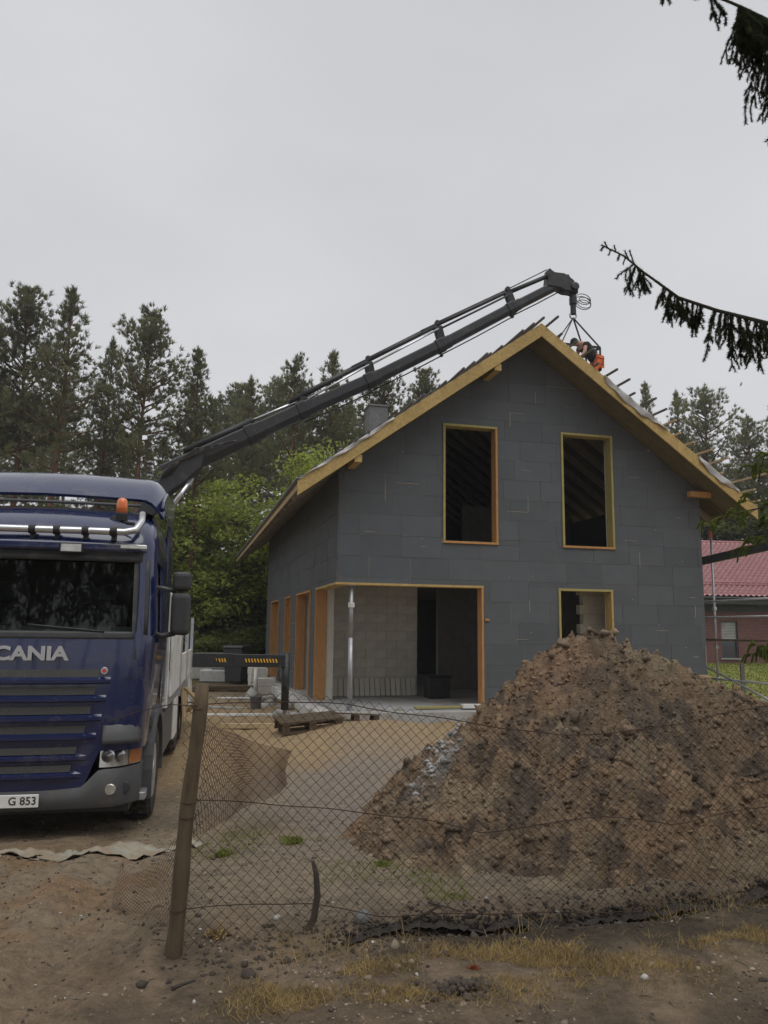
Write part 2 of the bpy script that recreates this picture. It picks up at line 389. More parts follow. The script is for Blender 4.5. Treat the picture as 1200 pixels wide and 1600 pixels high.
# soil kinds, by where they lie
C = np.empty((len(X), 3))
C[:] = (0.302, 0.228, 0.157)                                             # brown road earth
n1 = fbm(X * .7, Y * .7, 5, 31); n2 = fbm(X * 2.3, Y * 2.3, 5, 41); n3 = fbm(X * .25, Y * .25, 4, 51)
def blend(mask, c):
    global C
    mask = np.clip(mask, 0, 1)[:, None]; C = C * (1 - mask) + np.array(c) * mask
fyl = 4.64 + (X + 1.12) * .2936
dd = Y - fyl
blend(sstep(.50, .58, fbm(X * 3.1 + .6 * Y, Y * 1.3, 5, 33)) * .55, (.13, .098, .066)); blend(sstep(.42, .62, n1) * .8, (0.204, 0.161, 0.117))
yard = sstep(.15, .8, dd + (n1 - .5) * 1.2)
blend(yard, (0.327, 0.261, 0.183))
blend(yard * sstep(9.5, 12.5, Y + (n1 - .5) * 5) * sstep(26, 20, Y), (0.446, 0.329, 0.194))        # house sand
blend(yard * sstep(.52, .62, n2) * sstep(13, 9, Y) * .6, (0.204, 0.169, 0.121))
pk = np.exp(-(((X + .15) / 1.5) ** 2 + ((Y - 10.8) / 4.0) ** 2))
blend(pk * 1.2 * sstep(.32, .5, n1 + .1), (.335, .285, .240))                                   # packed greyish track
blend(sstep(-1.2, -2.0, X) * sstep(9, 6, Y) * sstep(3.6, 4.8, Y) * sstep(.45, .6, n2), (0.327, 0.222, 0.134))
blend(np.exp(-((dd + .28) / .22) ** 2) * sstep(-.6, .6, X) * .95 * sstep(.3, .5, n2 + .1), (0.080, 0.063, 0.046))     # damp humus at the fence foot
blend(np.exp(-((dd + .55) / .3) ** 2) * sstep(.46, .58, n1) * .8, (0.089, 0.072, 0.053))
blend(np.exp(-((Y - 3.8) / .35) ** 2) * sstep(.42, .58, n2) * .6, (0.117, 0.090, 0.066))
blend(sstep(24, 32, Y), (0.117, 0.090, 0.054))                                                       # wood floor
blend(sstep(24, 32, Y) * sstep(.45, .6, n1) * .7, (0.076, 0.095, 0.027))
set_color(gme, C)
ground = tag(mobj('ground', gme), 'bare sandy earth of the building plot and the lane', None, None, 'structure')

# neighbour lawn: a sheet just over the ground
def sheet(x0, x1, y0, y1, n, m, dz, wob=.4):
    gx = np.linspace(x0, x1, n); gy = np.linspace(y0, y1, n); XX, YY = np.meshgrid(gx, gy); XX = XX.ravel(); YY = YY.ravel()
    ZZ = ground_h(XX, YY) + dz
    I = np.arange(n * (n - 1)).reshape(n - 1, n)[:, :-1].ravel()
    return npmesh('lawn', np.stack([XX, YY, ZZ], 1), np.stack([I, I + 1, I + 1 + n, I + n], 1), m, True)
tag(mobj('lawn', sheet(9.2, 34, 23.5, 44, 60, M['lawn'], .03)), 'mown green lawn in front of the brick house', None, None, 'structure')
# short grass standing on the lawn
def blades(pts, h0, h1, w, lean=.4, seed=1):
    rs = np.random.RandomState(seed); P = np.asarray(pts, float); n = len(P)
    a = rs.uniform(0, 2 * np.pi, n); h = rs.uniform(h0, h1, n); ln = rs.uniform(0, lean, n) * h; b = rs.uniform(0, 2 * np.pi, n)
    sx, sy = np.cos(a) * w / 2, np.sin(a) * w / 2
    V = np.empty((n, 3, 3)); V[:, 0] = P + np.stack([sx, sy, 0 * sx], 1); V[:, 1] = P - np.stack([sx, sy, 0 * sx], 1)
    V[:, 2] = P + np.stack([np.cos(b) * ln, np.sin(b) * ln, h], 1)
    return V.reshape(-1, 3), np.arange(3 * n).reshape(n, 3)
gx = RS.uniform(10, 24, 26000); gy = RS.uniform(24, 42, 26000)
V, F = blades(np.stack([gx, gy, ground_h(gx, gy) + .03], 1), .02, .06, .05, .6, 3)
tag(mobj('lawn_grass', npmesh('lawn_grass', V, F, M['weed'])), 'short grass blades on the neighbouring lawn', 'grass', None, 'stuff')

# ================================================================== SOIL HEAP
PK = (2.30, 9.0)
ANG = np.radians([-180, -135, -90, -45, 0, 45, 90, 135, 180]); SLP = np.array([.86, .58, .50, .43, .41, .5, .7, .8, .86])
def heap_raw(x, y):
    dx, dy = x - PK[0], y - PK[1]
    # flat-topped crest running to the right
    dxc = np.where(dx > 0, np.maximum(dx - .35, 0), np.minimum(dx + .12, 0))
    r = np.hypot(dxc, dy); a = np.arctan2(dy, dxc + 1e-9)
    s = np.interp(a, ANG, SLP)
    return 1.90 - s * (np.sqrt(r * r + .05) - .22) - .10 * sstep(.1, .5, dx)
def heap_h(x, y):
    b = heap_raw(x, y); k = sstep(.0, .5, b - .02)
    w1 = worley(x * 2.6 + fbm(x * 3, y * 3, 2, 70), y * 2.6 + fbm(x * 3, y * 3, 2, 71), 61); w2 = worley(x * 6.5, y * 6.5, 62); w3 = worley(x * 14, y * 14, 63)
    rg = 1 - 2 * np.abs(fbm(x * 4.5, y * 4.5, 4, 67) - .5)
    d = .15 * (.5 - w1) + .15 * (.5 - w2) + .09 * (.5 - w3) + .22 * (rg - .8) + .05 * (fbm(x * 22, y * 22, 2, 66) - .5) + .30 * (fbm(x * 1.1, y * 1.1, 4, 64) - .5)
    return b + d * (.25 + .75 * k)
hx = np.arange(-1.3, 6.6, .026); hy = np.concatenate([np.arange(4.9, 9.6, .026), np.arange(9.6, 13.2, .06)])
X, Y = np.meshgrid(hx, hy); X = X.ravel(); Y = Y.ravel(); Z = heap_h(X, Y); G = ground_h(X, Y)
# keep behind the fence
fyl = 4.64 + (X + 1.12) * .2936
Z = Z - .9 * sstep(.22, -.05, Y - fyl)
keep = Z > G - .10; Z = np.maximum(Z, G - .12)
nx, ny = len(hx), len(hy)
I = np.arange(nx * (ny - 1)).reshape(ny - 1, nx)[:, :-1].ravel(); F = np.stack([I, I + 1, I + 1 + nx, I + nx], 1)
F = F[keep[F].any(1)]
used = np.unique(F); remap = np.full(len(X), -1); remap[used] = np.arange(len(used)); F = remap[F]
X, Y, Z = X[used], Y[used], Z[used]
hme = npmesh('soil_heap', np.stack([X, Y, Z], 1), F, M['heap'], False)
def heap_col(X, Y):
    C = np.empty((len(X), 3)); C[:] = (.222, .163, .112)
    def bl(mask, c):
        nonlocal C
        mask = np.clip(mask, 0, 1)[:, None]; C = C * (1 - mask) + np.array(c) * mask
    n1 = fbm(X * 1.3, Y * 1.3, 6, 81, .62); n2 = fbm(X * 4.2, Y * 4.2, 5, 82, .62)
    bl(sstep(.44, .60, n1) * .9, (.275, .190, .122))
    bl(sstep(.50, .62, n2) * .85, (.115, .094, .076))
    bl(sstep(.56, .70, fbm(X * 1.7 + 9, Y * 1.7, 5, 83)) * .8, (.315, .252, .172))
    bl(np.exp(-(((X - 1.95) / .28) ** 2 + ((Y - 8.75) / .55) ** 2)) * .7, (.32, .21, .14))    # fresh ochre slip near the top
    lx = (Y - 8.2) * .28 + .62
    bl(np.exp(-((X - lx) / .16) ** 2) * sstep(7.3, 8.0, Y) * sstep(10.6, 10, Y) * sstep(.36, .5, n2), (.40, .40, .39))  # plaster slops on the left flank
    return C
C = heap_col(X, Y); set_color(hme, C)
heap = tag(mobj('soil_heap', hme), 'tall heap of lumpy brown excavated soil behind the wire fence', 'soil heap')

def ico():
    import bmesh
    bm = bmesh.new(); bmesh.ops.create_icosphere(bm, subdivisions=1, radius=1); v = np.array([p.co[:] for p in bm.verts]); f = np.array([[q.index for q in p.verts] for p in bm.faces]); bm.free(); return v, f
IV, IF = ico()
def lumps(P, S, seed, flat=.75, rough=.12):
    """angular lumps cut by random planes: centres P (n,3), sizes S (n)"""
    rs = np.random.RandomState(seed); n = len(P); k = len(IV)
    pn = rs.normal(0, 1, (n, 6, 3)); pn /= np.linalg.norm(pn, axis=2, keepdims=True); pd = rs.uniform(.42, .9, (n, 6, 1))
    dt = np.einsum('kc,npc->npk', IV, pn); rad = np.where(dt > .05, pd / np.maximum(dt, .05), 9).min(1).clip(.3, 1.35)[:, :, None] * (1 + rs.uniform(-rough, rough, (n, k, 1))); an = rs.uniform(.6, 1.25, (n, 1, 3)); an[:, :, 2] *= flat
    V = IV[None] * rad * an * np.asarray(S)[:, None, None]
    a = rs.uniform(0, 2 * np.pi, n); c, s = np.cos(a), np.sin(a)
    x = V[:, :, 0] * c[:, None] - V[:, :, 1] * s[:, None]; y = V[:, :, 0] * s[:, None] + V[:, :, 1] * c[:, None]
    t = rs.uniform(-.7, .7, n); ct, st = np.cos(t), np.sin(t); z = V[:, :, 2]
    V = np.stack([x, y * ct[:, None] - z * st[:, None], y * st[:, None] + z * ct[:, None]], 2) + np.asarray(P)[:, None]
    F = IF[None] + (np.arange(n) * k)[:, None, None]
    return V.reshape(-1, 3), F.reshape(-1, 3)
def heap_pts(n, seed, lo=.05):
    rs = np.random.RandomState(seed); x = rs.uniform(-.9, 5.6, n * 4); y = rs.uniform(5.3, 9.7, n * 4); z = heap_h(x, y)
    fyl = 4.64 + (x + 1.12) * .2936
    ok = (z > ground_h(x, y) + lo) & (y > fyl + .2); ok = np.where(ok)[0][:n]; return np.stack([x, y, z], 1)[ok]
P = heap_pts(14000, 5); S = np.random.RandomState(6).lognormal(-4.2, .55, len(P)).clip(.006, .07)
PAL = np.array([(.23, .175, .13), (.16, .132, .108), (.29, .22, .15)])
def lump_cols(n, seed, w=None, pal=None):
    rs = np.random.RandomState(seed); pal = PAL if pal is None else pal
    c = pal[rs.choice(len(pal), n, p=w)] * rs.uniform(.8, 1.2, (n, 1)); return np.repeat(c, len(IV), 0)
V, F = lumps(P - np.stack([0 * S, 0 * S, S * .38], 1), S, 7, .8, .22)
cme = npmesh('clods', V, F, M['clod']); set_color(cme, np.repeat(heap_col(P[:, 0], P[:, 1]) * np.random.RandomState(9).lognormal(-.05, .13, (len(P), 1)).clip(.6, 1.15), len(IV), 0))
tag(mobj('clods', cme, heap), None, None, None, 'stuff')
# larger clods on the crest and flank
for i, (px, py, s) in enumerate([(905, 1004, .11), (885, 1018, .12), (945, 1012, .08), (1078, 1050, .10), (1010, 1030, .08), (875, 1030, .10), (1130, 1085, .09), (960, 1040, .07), (1100, 1070, .07)]):
    p = at(px, py, 8.85 if px < 1000 else 8.9); z = float(heap_h(np.array([p.x]), np.array([p.y]))[0])
    V, F = lumps(np.array([[0, 0, 0.]]), [s], 90 + i, .85, .2)
    cme = npmesh('clod', V, F, M['clod']); set_color(cme, lump_cols(1, 200 + i)); o = mobj('clod', cme, heap); o.location = (p.x, p.y, z + s * .35)
# plaster slops
rs = np.random.RandomState(77); yy = rs.uniform(7.6, 10.1, 260); xx = (yy - 8.2) * .28 + .62 + rs.normal(0, .10, 260)
zz = np.maximum(heap_h(xx, yy), ground_h(xx, yy)); S = rs.uniform(.018, .06, 260)
V, F = lumps(np.stack([xx, yy, zz], 1), S, 78, .45)
tag(mobj('plaster_slops', npmesh('plaster_slops', V, F, M['lime']), heap), 'whitish plaster slops down the left flank', None, None, 'stuff')

def wiremesh(P0, P1, r):
    """three sided wire for each segment"""
    d = P1 - P0; L = np.linalg.norm(d, axis=1, keepdims=True); d = d / np.maximum(L, 1e-9)
    ref = np.where(np.abs(d[:, 1:2]) < .8, np.array([[0, 1., 0]]), np.array([[1., 0, 0]]))
    x = np.cross(d, ref); x /= np.linalg.norm(x, axis=1, keepdims=True); y = np.cross(d, x)
    V = []
    for base in (P0 - d * r * .5, P1 + d * r * .5):
        for k in range(3):
            a = 2 * np.pi * k / 3; V.append(base + (x * np.cos(a) + y * np.sin(a)) * r)
    V = np.stack(V, 1).reshape(-1, 3); n = len(P0); b = (np.arange(n) * 6)[:, None]
    F = np.concatenate([b + np.array([[k, (k + 1) % 3, 3 + (k + 1) % 3, 3 + k]]) for k in range(3)], 0)
    return V, F
# crumbs and stones lying about on the ground
def ground_pts(n, x0, x1, y0, y1, seed, f=None):
    rs = np.random.RandomState(seed); x = rs.uniform(x0, x1, n); y = y0 + (y1 - y0) * rs.uniform(0, 1, n) ** 1.5
    if f is not None:
        ok = rs.uniform(0, 1, n) < f(x, y); x, y = x[ok], y[ok]
    return np.stack([x, y, ground_h(x, y)], 1)
P = ground_pts(14000, -4, 4, 3.4, 12, 15, lambda x, y: sstep(.40, .62, fbm(x * 1.6, y * 1.6, 4, 91)))
S = np.random.RandomState(16).lognormal(-5.0, .55, len(P)).clip(.003, .03)
V, F = lumps(P, S, 17); tag(mobj('earth_crumbs', npmesh('earth_crumbs', V, F, M['sand_clod'])), 'loose crumbs of earth scattered over the bare ground', 'earth crumbs', None, 'stuff')
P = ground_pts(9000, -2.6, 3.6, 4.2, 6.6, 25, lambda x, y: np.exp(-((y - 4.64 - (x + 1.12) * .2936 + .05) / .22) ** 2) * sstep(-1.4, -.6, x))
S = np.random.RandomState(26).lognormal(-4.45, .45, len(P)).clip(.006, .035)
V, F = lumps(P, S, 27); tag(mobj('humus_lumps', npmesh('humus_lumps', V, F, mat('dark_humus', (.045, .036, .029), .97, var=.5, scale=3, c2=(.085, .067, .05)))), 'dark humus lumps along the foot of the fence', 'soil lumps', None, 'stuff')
P = ground_pts(320, -4, 4, 3.4, 9, 35)
S = np.random.RandomState(36).lognormal(-5.1, .45, len(P)).clip(.003, .018)
V, F = lumps(P, S, 37, .7, .2); tag(mobj('pebbles', npmesh('pebbles', V, F, M['pebble'])), 'small pale pebbles strewn over the foreground earth', 'pebbles', None, 'stuff')

# undercut humus bank, coloured black for the shadow under the fence-foot ledge
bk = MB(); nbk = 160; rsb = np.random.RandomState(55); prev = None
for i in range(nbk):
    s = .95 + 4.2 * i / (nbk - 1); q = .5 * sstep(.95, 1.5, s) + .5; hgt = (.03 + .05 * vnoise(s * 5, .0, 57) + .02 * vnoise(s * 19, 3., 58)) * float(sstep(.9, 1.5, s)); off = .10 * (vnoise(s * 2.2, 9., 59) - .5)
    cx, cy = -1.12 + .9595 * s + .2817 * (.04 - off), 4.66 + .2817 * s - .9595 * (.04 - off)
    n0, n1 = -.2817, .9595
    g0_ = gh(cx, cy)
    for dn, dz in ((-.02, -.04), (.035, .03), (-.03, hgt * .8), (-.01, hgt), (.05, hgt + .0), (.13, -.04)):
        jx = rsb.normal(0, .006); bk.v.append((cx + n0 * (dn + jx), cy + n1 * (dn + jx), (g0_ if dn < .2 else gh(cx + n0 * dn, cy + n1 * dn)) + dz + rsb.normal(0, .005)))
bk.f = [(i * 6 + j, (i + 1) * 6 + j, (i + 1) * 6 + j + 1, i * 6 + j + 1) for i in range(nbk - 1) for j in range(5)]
tag(bk.build('shadow_bank', mat('shadow_black_humus', (.030, .024, .020), .97, var=.5, scale=9, bump=.02, bscale=40), None), 'low humus bank along the fence foot, coloured black for the ledge shadow, right of the bent stick', 'earth bank')
rsb = np.random.RandomState(56); nb2 = 2600; s_ = .8 + 4.3 * rsb.uniform(0, 1, nb2); dn = rsb.normal(0, .036, nb2) + .02; keepb = rsb.uniform(0, 1, nb2) < sstep(.7, 1.6, s_); s_, dn = s_[keepb], dn[keepb]  # crumbs over the bank, their colour carrying on its black shadow band
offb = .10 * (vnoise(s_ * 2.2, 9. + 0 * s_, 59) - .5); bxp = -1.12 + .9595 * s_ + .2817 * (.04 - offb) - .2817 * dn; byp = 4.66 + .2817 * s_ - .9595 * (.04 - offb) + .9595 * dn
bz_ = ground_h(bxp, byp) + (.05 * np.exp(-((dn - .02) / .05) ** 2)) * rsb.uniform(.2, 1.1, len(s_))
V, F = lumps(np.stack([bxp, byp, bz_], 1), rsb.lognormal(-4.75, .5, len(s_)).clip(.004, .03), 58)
tag(mobj('bank_crumbs', npmesh('bank_crumbs', V, F, mat('shadow_dark_crumbs', (.026, .021, .017), .97, var=.5, scale=5, c2=(.06, .047, .036)))), 'crumbs tumbling from the humus bank, darkened to match its shadow band', 'soil lumps', None, 'stuff')
# dark specks and plant litter on the bare earth
P = ground_pts(15000, -4, 4, 3.4, 9, 65, lambda x, y: .25 + .75 * sstep(.45, .6, fbm(x * 2.5, y * 2.5, 4, 93)))
S = np.random.RandomState(66).lognormal(-5.35, .6, len(P)).clip(.002, .026)
V, F = lumps(P, S, 67); tag(mobj('dark_crumbs', npmesh('dark_crumbs', V, F, mat('dark_crumb', (.075, .056, .042), .97, var=.5, scale=5))), 'dark specks of humus on the bare foreground earth', 'earth crumbs', None, 'stuff')
P = ground_pts(700, -4, 4, 3.4, 7.5, 75); r7 = np.random.RandomState(76); a7 = r7.uniform(0, 6.28, len(P)); l7 = r7.uniform(.008, .05, len(P)); D7 = np.stack([np.cos(a7) * l7, np.sin(a7) * l7, r7.uniform(0, .006, len(P))], 1)
V, F = wiremesh(P - D7 + [0, 0, .003], P + D7 + [0, 0, .003], .0018); tag(mobj('plant_litter', npmesh('plant_litter', V, F, M['bark_d'])), 'bits of twig and bark littering the foreground', 'litter', None, 'stuff')
# dry grass strip and weeds
def grass(name, n, x0, x1, y0, y1, f, h0, h1, w, m, label, seed):
    P = ground_pts(n, x0, x1, y0, y1, seed, f); V, F = blades(P, h0, h1, w, 1.9, seed + 1)
    return tag(mobj(name, npmesh(name, V, F, m)), label, 'grass', None, 'stuff')
fl = lambda x: 4.64 + (x + 1.12) * .2936
grass('dry_grass', 190000, -1.1, 3.4, 3.7, 5.6, lambda x, y: sstep(.44, .64, fbm(x * 2.1 + 3, y * 3.4, 5, 101)) * np.exp(-((y - fl(x) + .66) / .30) ** 2) * sstep(-1.0, -.2, x), .010, .042, .0045, M['straw'], 'straw coloured dry grass in front of the fence', 110)
grass('fence_grass', 9000, -1.0, 3.6, 4.4, 6.2, lambda x, y: sstep(.45, .65, fbm(x * 2.2, y * 2.2, 4, 105)) * np.exp(-((y - fl(x) + .12) / .2) ** 2) * .8, .04, .15, .004, M['straw'], 'dry stalks hanging in the foot of the fence mesh', 120)
grass('sparse_grass', 9000, -1.6, .6, 5.4, 8.6, lambda x, y: sstep(.52, .64, fbm(x * 1.3, y * 1.3, 4, 107)) * .7, .015, .05, .006, M['weed'], 'sparse green grass seedlings inside the fence', 130)
# weeds: rosettes of narrow leaves
def weed(name, x, y, z, s, n, m, label, seed, cat='weed'):
    rs = random.Random(seed); mb = MB()
    for i in range(n * 3):
        a = rs.uniform(0, 6.28); e = rs.uniform(.15, 1.3); l = s * rs.uniform(.18, .55); w = s * rs.uniform(.03, .075)
        d = Vector((math.cos(a) * math.cos(e), math.sin(a) * math.cos(e), math.sin(e))); side = Vector((-math.sin(a), math.cos(a), 0))
        b = Vector((rs.gauss(0, .2) * s, rs.gauss(0, .2) * s, 0)); mid = b + d * l * .55; tip = b + d * l + Vector((0, 0, -l * .18))
        mb.poly([b, mid + side * w, tip, mid - side * w])
    o = mb.build(name, m); o.location = (x, y, z); return tag(o, label, cat)
weed('weed', -1.28, 6.8, gh(-1.28, 6.8), .17, 46, M['weed'], 'green weed on bare earth just right of the fence post', 1)
weed('weed', -.80, 7.45, gh(-.8, 7.45), .20, 34, M['weed'], 'green weed beyond the bent stick, left of the heap', 2)
weed('weed', .02, 6.5, gh(.02, 6.5), .13, 30, M['weed'], 'small weed at the front left foot of the soil heap', 3)
weed('weed', .07, 7.9, gh(.07, 7.9), .17, 26, M['weed'], 'pale green weed beside the left edge of the heap', 4)
p = at(900, 1135, 8.15)
weed('weed', p.x, p.y, float(heap_h(np.array([p.x]), np.array([p.y]))[0]), .15, 34, M['weed'], 'light green weed growing high on the soil heap', 5)
weed('weed', .50, 4.47, gh(.5, 4.47), .055, 26, M['redleaf'], 'small red leaved plant in the dry grass', 6)
weed('weed', -.93, 4.85, gh(-.93, 4.85), .13, 34, M['straw'], 'withered tuft right beside the fence post', 7)

# ================================================================== CHAIN LINK FENCE
FA = np.array([-1.12, 4.66]); FD = np.array([.9595, .2817])
top_s = ([0, .08, .51, .94, 1.6, 2.35, 2.98, 3.49, 4.03, 5.2], [1.66, 1.64, 1.66, 1.63, 1.53, 1.42, 1.44, 1.50, 1.58, 1.66])
mid_s = ([0, .42, .95, 1.39, 1.81, 2.25, 2.62, 3.19, 3.98, 5.2], [1.10, 1.07, .99, .93, .83, .86, .90, .80, .87, 1.0])
low_s = ([0, .44, .73, 1.2, 2.02, 2.93, 3.94, 5.2], [.52, .52, .49, .38, .35, .29, .33, .4])
bot_s = ([0, .6, 1.2, 2.02, 2.93, 3.93, 5.2], [.31, .31, .33, .33, .32, .33, .34])
def fpt(s, z, off=0):
    b = .05 * np.sin(s * 1.9) * np.sin(s * .6) + off
    return np.stack([FA[0] + FD[0] * s - FD[1] * b, FA[1] + FD[1] * s + FD[0] * b, z + 0 * s], -1)
def chain(fun, length, rows, cell, r, jit=.0, seed=3):
    rs = np.random.RandomState(seed); nw = int(length / cell); A, B = [], []
    j = np.arange(rows + 1)
    for k in range(nw):
        sgn = np.where((j + k) % 2 == 0, -1, 1)
        s = k * cell + cell / 2 + sgn * cell * .5
        s = np.clip(s + rs.normal(0, jit, rows + 1) * 0, 0, length)
        t = j / rows
        P = fun(s, t); A.append(P[:-1]); B.append(P[1:])
    return wiremesh(np.concatenate(A), np.concatenate(B), r)
fence = empty('chain_link_fence', (0, 0, 0))
tag(fence, 'rusty sagging chain link fence with a leaning wooden post', 'fence')
def fmain(s, t):
    zt = np.interp(s, *top_s) + .03 * (1 - sstep(.3, 2.0, s)); zb = np.interp(s, *bot_s)
    wob = .012 * np.sin(s * 7 + t * 5) + .010 * np.sin(t * 11 + s * 3)
    return fpt(s + .01 * np.sin(t * 6 + s * 2), zb + (zt - zb) * t, wob)
V, F = chain(fmain, 5.2, 40, .034, .0017)
mobj('wire_mesh', npmesh('wire_mesh', V, F, M['rustwire']), fence)
# flap of loose mesh trailing back from the post
tp, bt = np.array([[-1.06, 4.70, 1.52], [-1.04, 6.3, 1.25], [-1.06, 8.0, .93], [-1.04, 9.6, .66]]), np.array([[-1.10, 4.74, .86], [-1.12, 6.4, .68], [-1.10, 8.1, .44], [-1.06, 9.7, .27]])
def fflap(s, t):
    q = s / 5.0 * 3
    a = np.stack([np.interp(q, range(4), tp[:, i]) for i in range(3)], -1); b = np.stack([np.interp(q, range(4), bt[:, i]) for i in range(3)], -1)
    P = b + (a - b) * np.asarray(t)[..., None]
    P[..., 0] += .05 * np.sin(np.pi * t + s * .7) + .02 * np.sin(s * 2.1)
    return P
V, F = chain(fflap, 5.0, 26, .034, .0018, seed=5); mobj('trailing_mesh', npmesh('trailing_mesh', V, F, M['rustmesh']), fence)
def fflap2(s, t):
    q = s / .95
    a = np.stack([-1.14 - .62 * q, 4.74 + .95 * q - .0 * q, .92 - .42 * q - .12 * np.sin(q * 3)], -1); b = np.stack([-1.18 - .55 * q, 4.72 + .8 * q, .40 - .18 * q], -1)
    P = b + (a - b) * np.asarray(t)[..., None]; P[..., 1] += .10 * np.sin(4 * q + t * 2); return P
V, F = chain(fflap2, .95, 22, .026, .0016, seed=6); mobj('trailing_mesh', npmesh('trailing_mesh', V, F, M['rustmesh']), fence)
def wire(name, S, r, lift=0):
    s = np.linspace(0, 5.2, 50); P = fpt(s, np.interp(s, *S) + lift + .006 * np.sin(s * 9), -.012)
    return MB().tube([tuple(p) for p in P], r, 5).build(name, M['rustwire'], fence, True)
wire('tension_wire', top_s, .0032, -.02); wire('tension_wire', mid_s, .003); wire('tension_wire', low_s, .003)
# loose end of the top wire passing the post to the left
MB().tube([(-1.04, 4.62, 1.62), (-1.2, 4.60, 1.63), (-1.4, 4.66, 1.58), (-1.62, 4.8, 1.5)], .003, 5).build('tension_wire', M['rustwire'], fence, True)
# wooden post with ties
pb, pt = Vector((-1.13, 4.62, .18)), Vector((-1.035, 4.66, 1.745))
pp = []; rr = []
for i in range(13):
    t = i / 12; q = pb.lerp(pt, t); pp.append(q + Vector((.006 * math.sin(t * 9), 0, 0))); rr.append(.047 - .008 * t + .003 * math.sin(t * 23))
MB().tube(pp, rr, 14).build('post', M['wood_old'], fence, True)
for z in (.54, 1.02, 1.10, 1.61):
    t = (z - .18) / 1.565; q = pb.lerp(pt, t); r = .047 - .008 * t + .004
    MB().tube([q + Vector((r * math.cos(a), r * math.sin(a), .008 * math.sin(a))) for a in np.linspace(0, 6.28, 17)], .0026, 4, False).build('tie_wire', M['rustwire'], fence)
q = fpt(np.array([5.2]), np.array([0.]))[0]
MB().tube([(q[0], q[1], .1), (q[0], q[1], 1.0), (q[0] + .02, q[1], 1.75)], [.06, .055, .05], 12).build('post', M['wood_old'], fence, True)
# ================================================================== HOUSE
W_, L_ = 9.63, 15.3
RZ, SL, MIDU = 9.61, .724, W_ / 2
U0, U1 = -1.09, W_ + 1.09
V0, V1 = -.80, L_ + 4.0
ZS = .307
def roofz(u): return RZ - SL * abs(u - MIDU)
house = empty('unfinished_house', (HX, HY, 0), YAW)
tag(house, 'unfinished gabled house clad in dark grey insulation boards with raw timber roof edge', 'house')

front_holes = [(-1, 3.562, ZS - 1, 3.162), (2.543, 3.957, 4.161, 7.103), (5.672, 7.115, 4.161, 7.103), (5.521, 7.009, .95, 3.151)]
left_holes = [(-1, 2.749, ZS - 1, 3.162), (3.748, 6.401, ZS - 1, 3.162), (7.75, 9.177, ZS - 1, 3.162), (10.977, 13.483, ZS - 1, 3.162)]
def subtract(rects, h):
    out = []
    for (a, b, c, d) in rects:
        A, B, C_, D = max(a, h[0]), min(b, h[1]), max(c, h[2]), min(d, h[3])
        if A >= B or C_ >= D: out.append((a, b, c, d)); continue
        if c < C_: out.append((a, b, c, C_))
        if D < d: out.append((a, b, D, d))
        if a < A: out.append((a, A, C_, D))
        if B < b: out.append((B, b, C_, D))
    return out
def clip(poly, f):
    """keep points where f(p) >= 0"""
    out = []
    for i in range(len(poly)):
        p, q = poly[i], poly[(i + 1) % len(poly)]; a, b = f(p), f(q)
        if a >= 0: out.append(p)
        if (a >= 0) != (b >= 0):
            t = a / (a - b); out.append((p[0] + (q[0] - p[0]) * t, p[1] + (q[1] - p[1]) * t))
    return out
def area(p): return abs(sum(p[i][0] * p[(i + 1) % len(p)][1] - p[(i + 1) % len(p)][0] * p[i][1] for i in range(len(p)))) / 2
GT = .34          # roof build-up over the wall head
gable = [lambda p: (RZ - GT) - SL * (MIDU - p[0]) - p[1], lambda p: (RZ - GT) - SL * (p[0] - MIDU) - p[1]]
def wall_cells(a, b, c, d, holes, clips, step=None):
    rects = [(a, b, c, d)]
    for h in holes: rects = subtract(rects, h)
    res = []
    for r in rects:
        p = [(r[0], r[2]), (r[1], r[2]), (r[1], r[3]), (r[0], r[3])]
        for f in clips: p = clip(p, f) if p else p
        if len(p) > 2 and area(p) > .002: res.append(p)
    return res
rb = random.Random(21)
def clad(a, b, holes, clips, to3, zmax, out):
    z = ZS - .02; row = 0
    offs = [rb.uniform(.1, .9) for _ in range(40)]
    while z < zmax:
        x = a - 1 + offs[row]
        while x < b:
            g = rb.choice((.0015, .003, .0045, .006, .008)); g2 = rb.choice((.0015, .0025, .004, .006))
            r = (max(x, a) + (g if x > a else 0), min(x + 1.0, b) - (0 if x + 1 > b else g), z + g2, z + .5 - g2)
            if r[1] - r[0] > .02:
                rects = [r]
                for h in holes: rects = subtract(rects, h)
                for q in rects:
                    p = [(q[0], q[2]), (q[1], q[2]), (q[1], q[3]), (q[0], q[3])]
                    for f in clips: p = clip(p, f) if p else p
                    if len(p) > 2 and area(p) > .012:
                        j = rb.uniform(-.004, .004); jl = rb.uniform(-.002, .002)
                        mb = MB(); fr = [to3(s, t, j + (jl if i < 2 else -jl)) for i, (s, t) in enumerate(p)]; bk = [to3(s, t, .13) for s, t in p]
                        k = len(p); mb.v = fr + bk; mb.f = [tuple(range(k)), tuple(range(2 * k - 1, k - 1, -1))] + [(i, k + i, k + (i + 1) % k, (i + 1) % k) for i in range(k)]
                        out.append(mb)
            x += 1.0
        z += .5; row += 1
bs = []
clad(0, W_, front_holes, gable, lambda s, t, d: (s, d, t), RZ, bs)
nb = len(bs)
clad(.0, L_, left_holes, [lambda p: (roofz(0) - GT - .02) - p[1], lambda p: p[0] - .0], lambda s, t, d: (d, s, t), 6.2, bs)
for i, mb in enumerate(bs):
    if i >= nb and max(p[1] for p in mb.v) < .16: continue
    if i >= nb: mb.v = [(x, max(y, .131), z) for x, y, z in mb.v]; mb.f = [tuple(reversed(f)) for f in mb.f]
    mb.build('insulation_board', M['eps'], house)
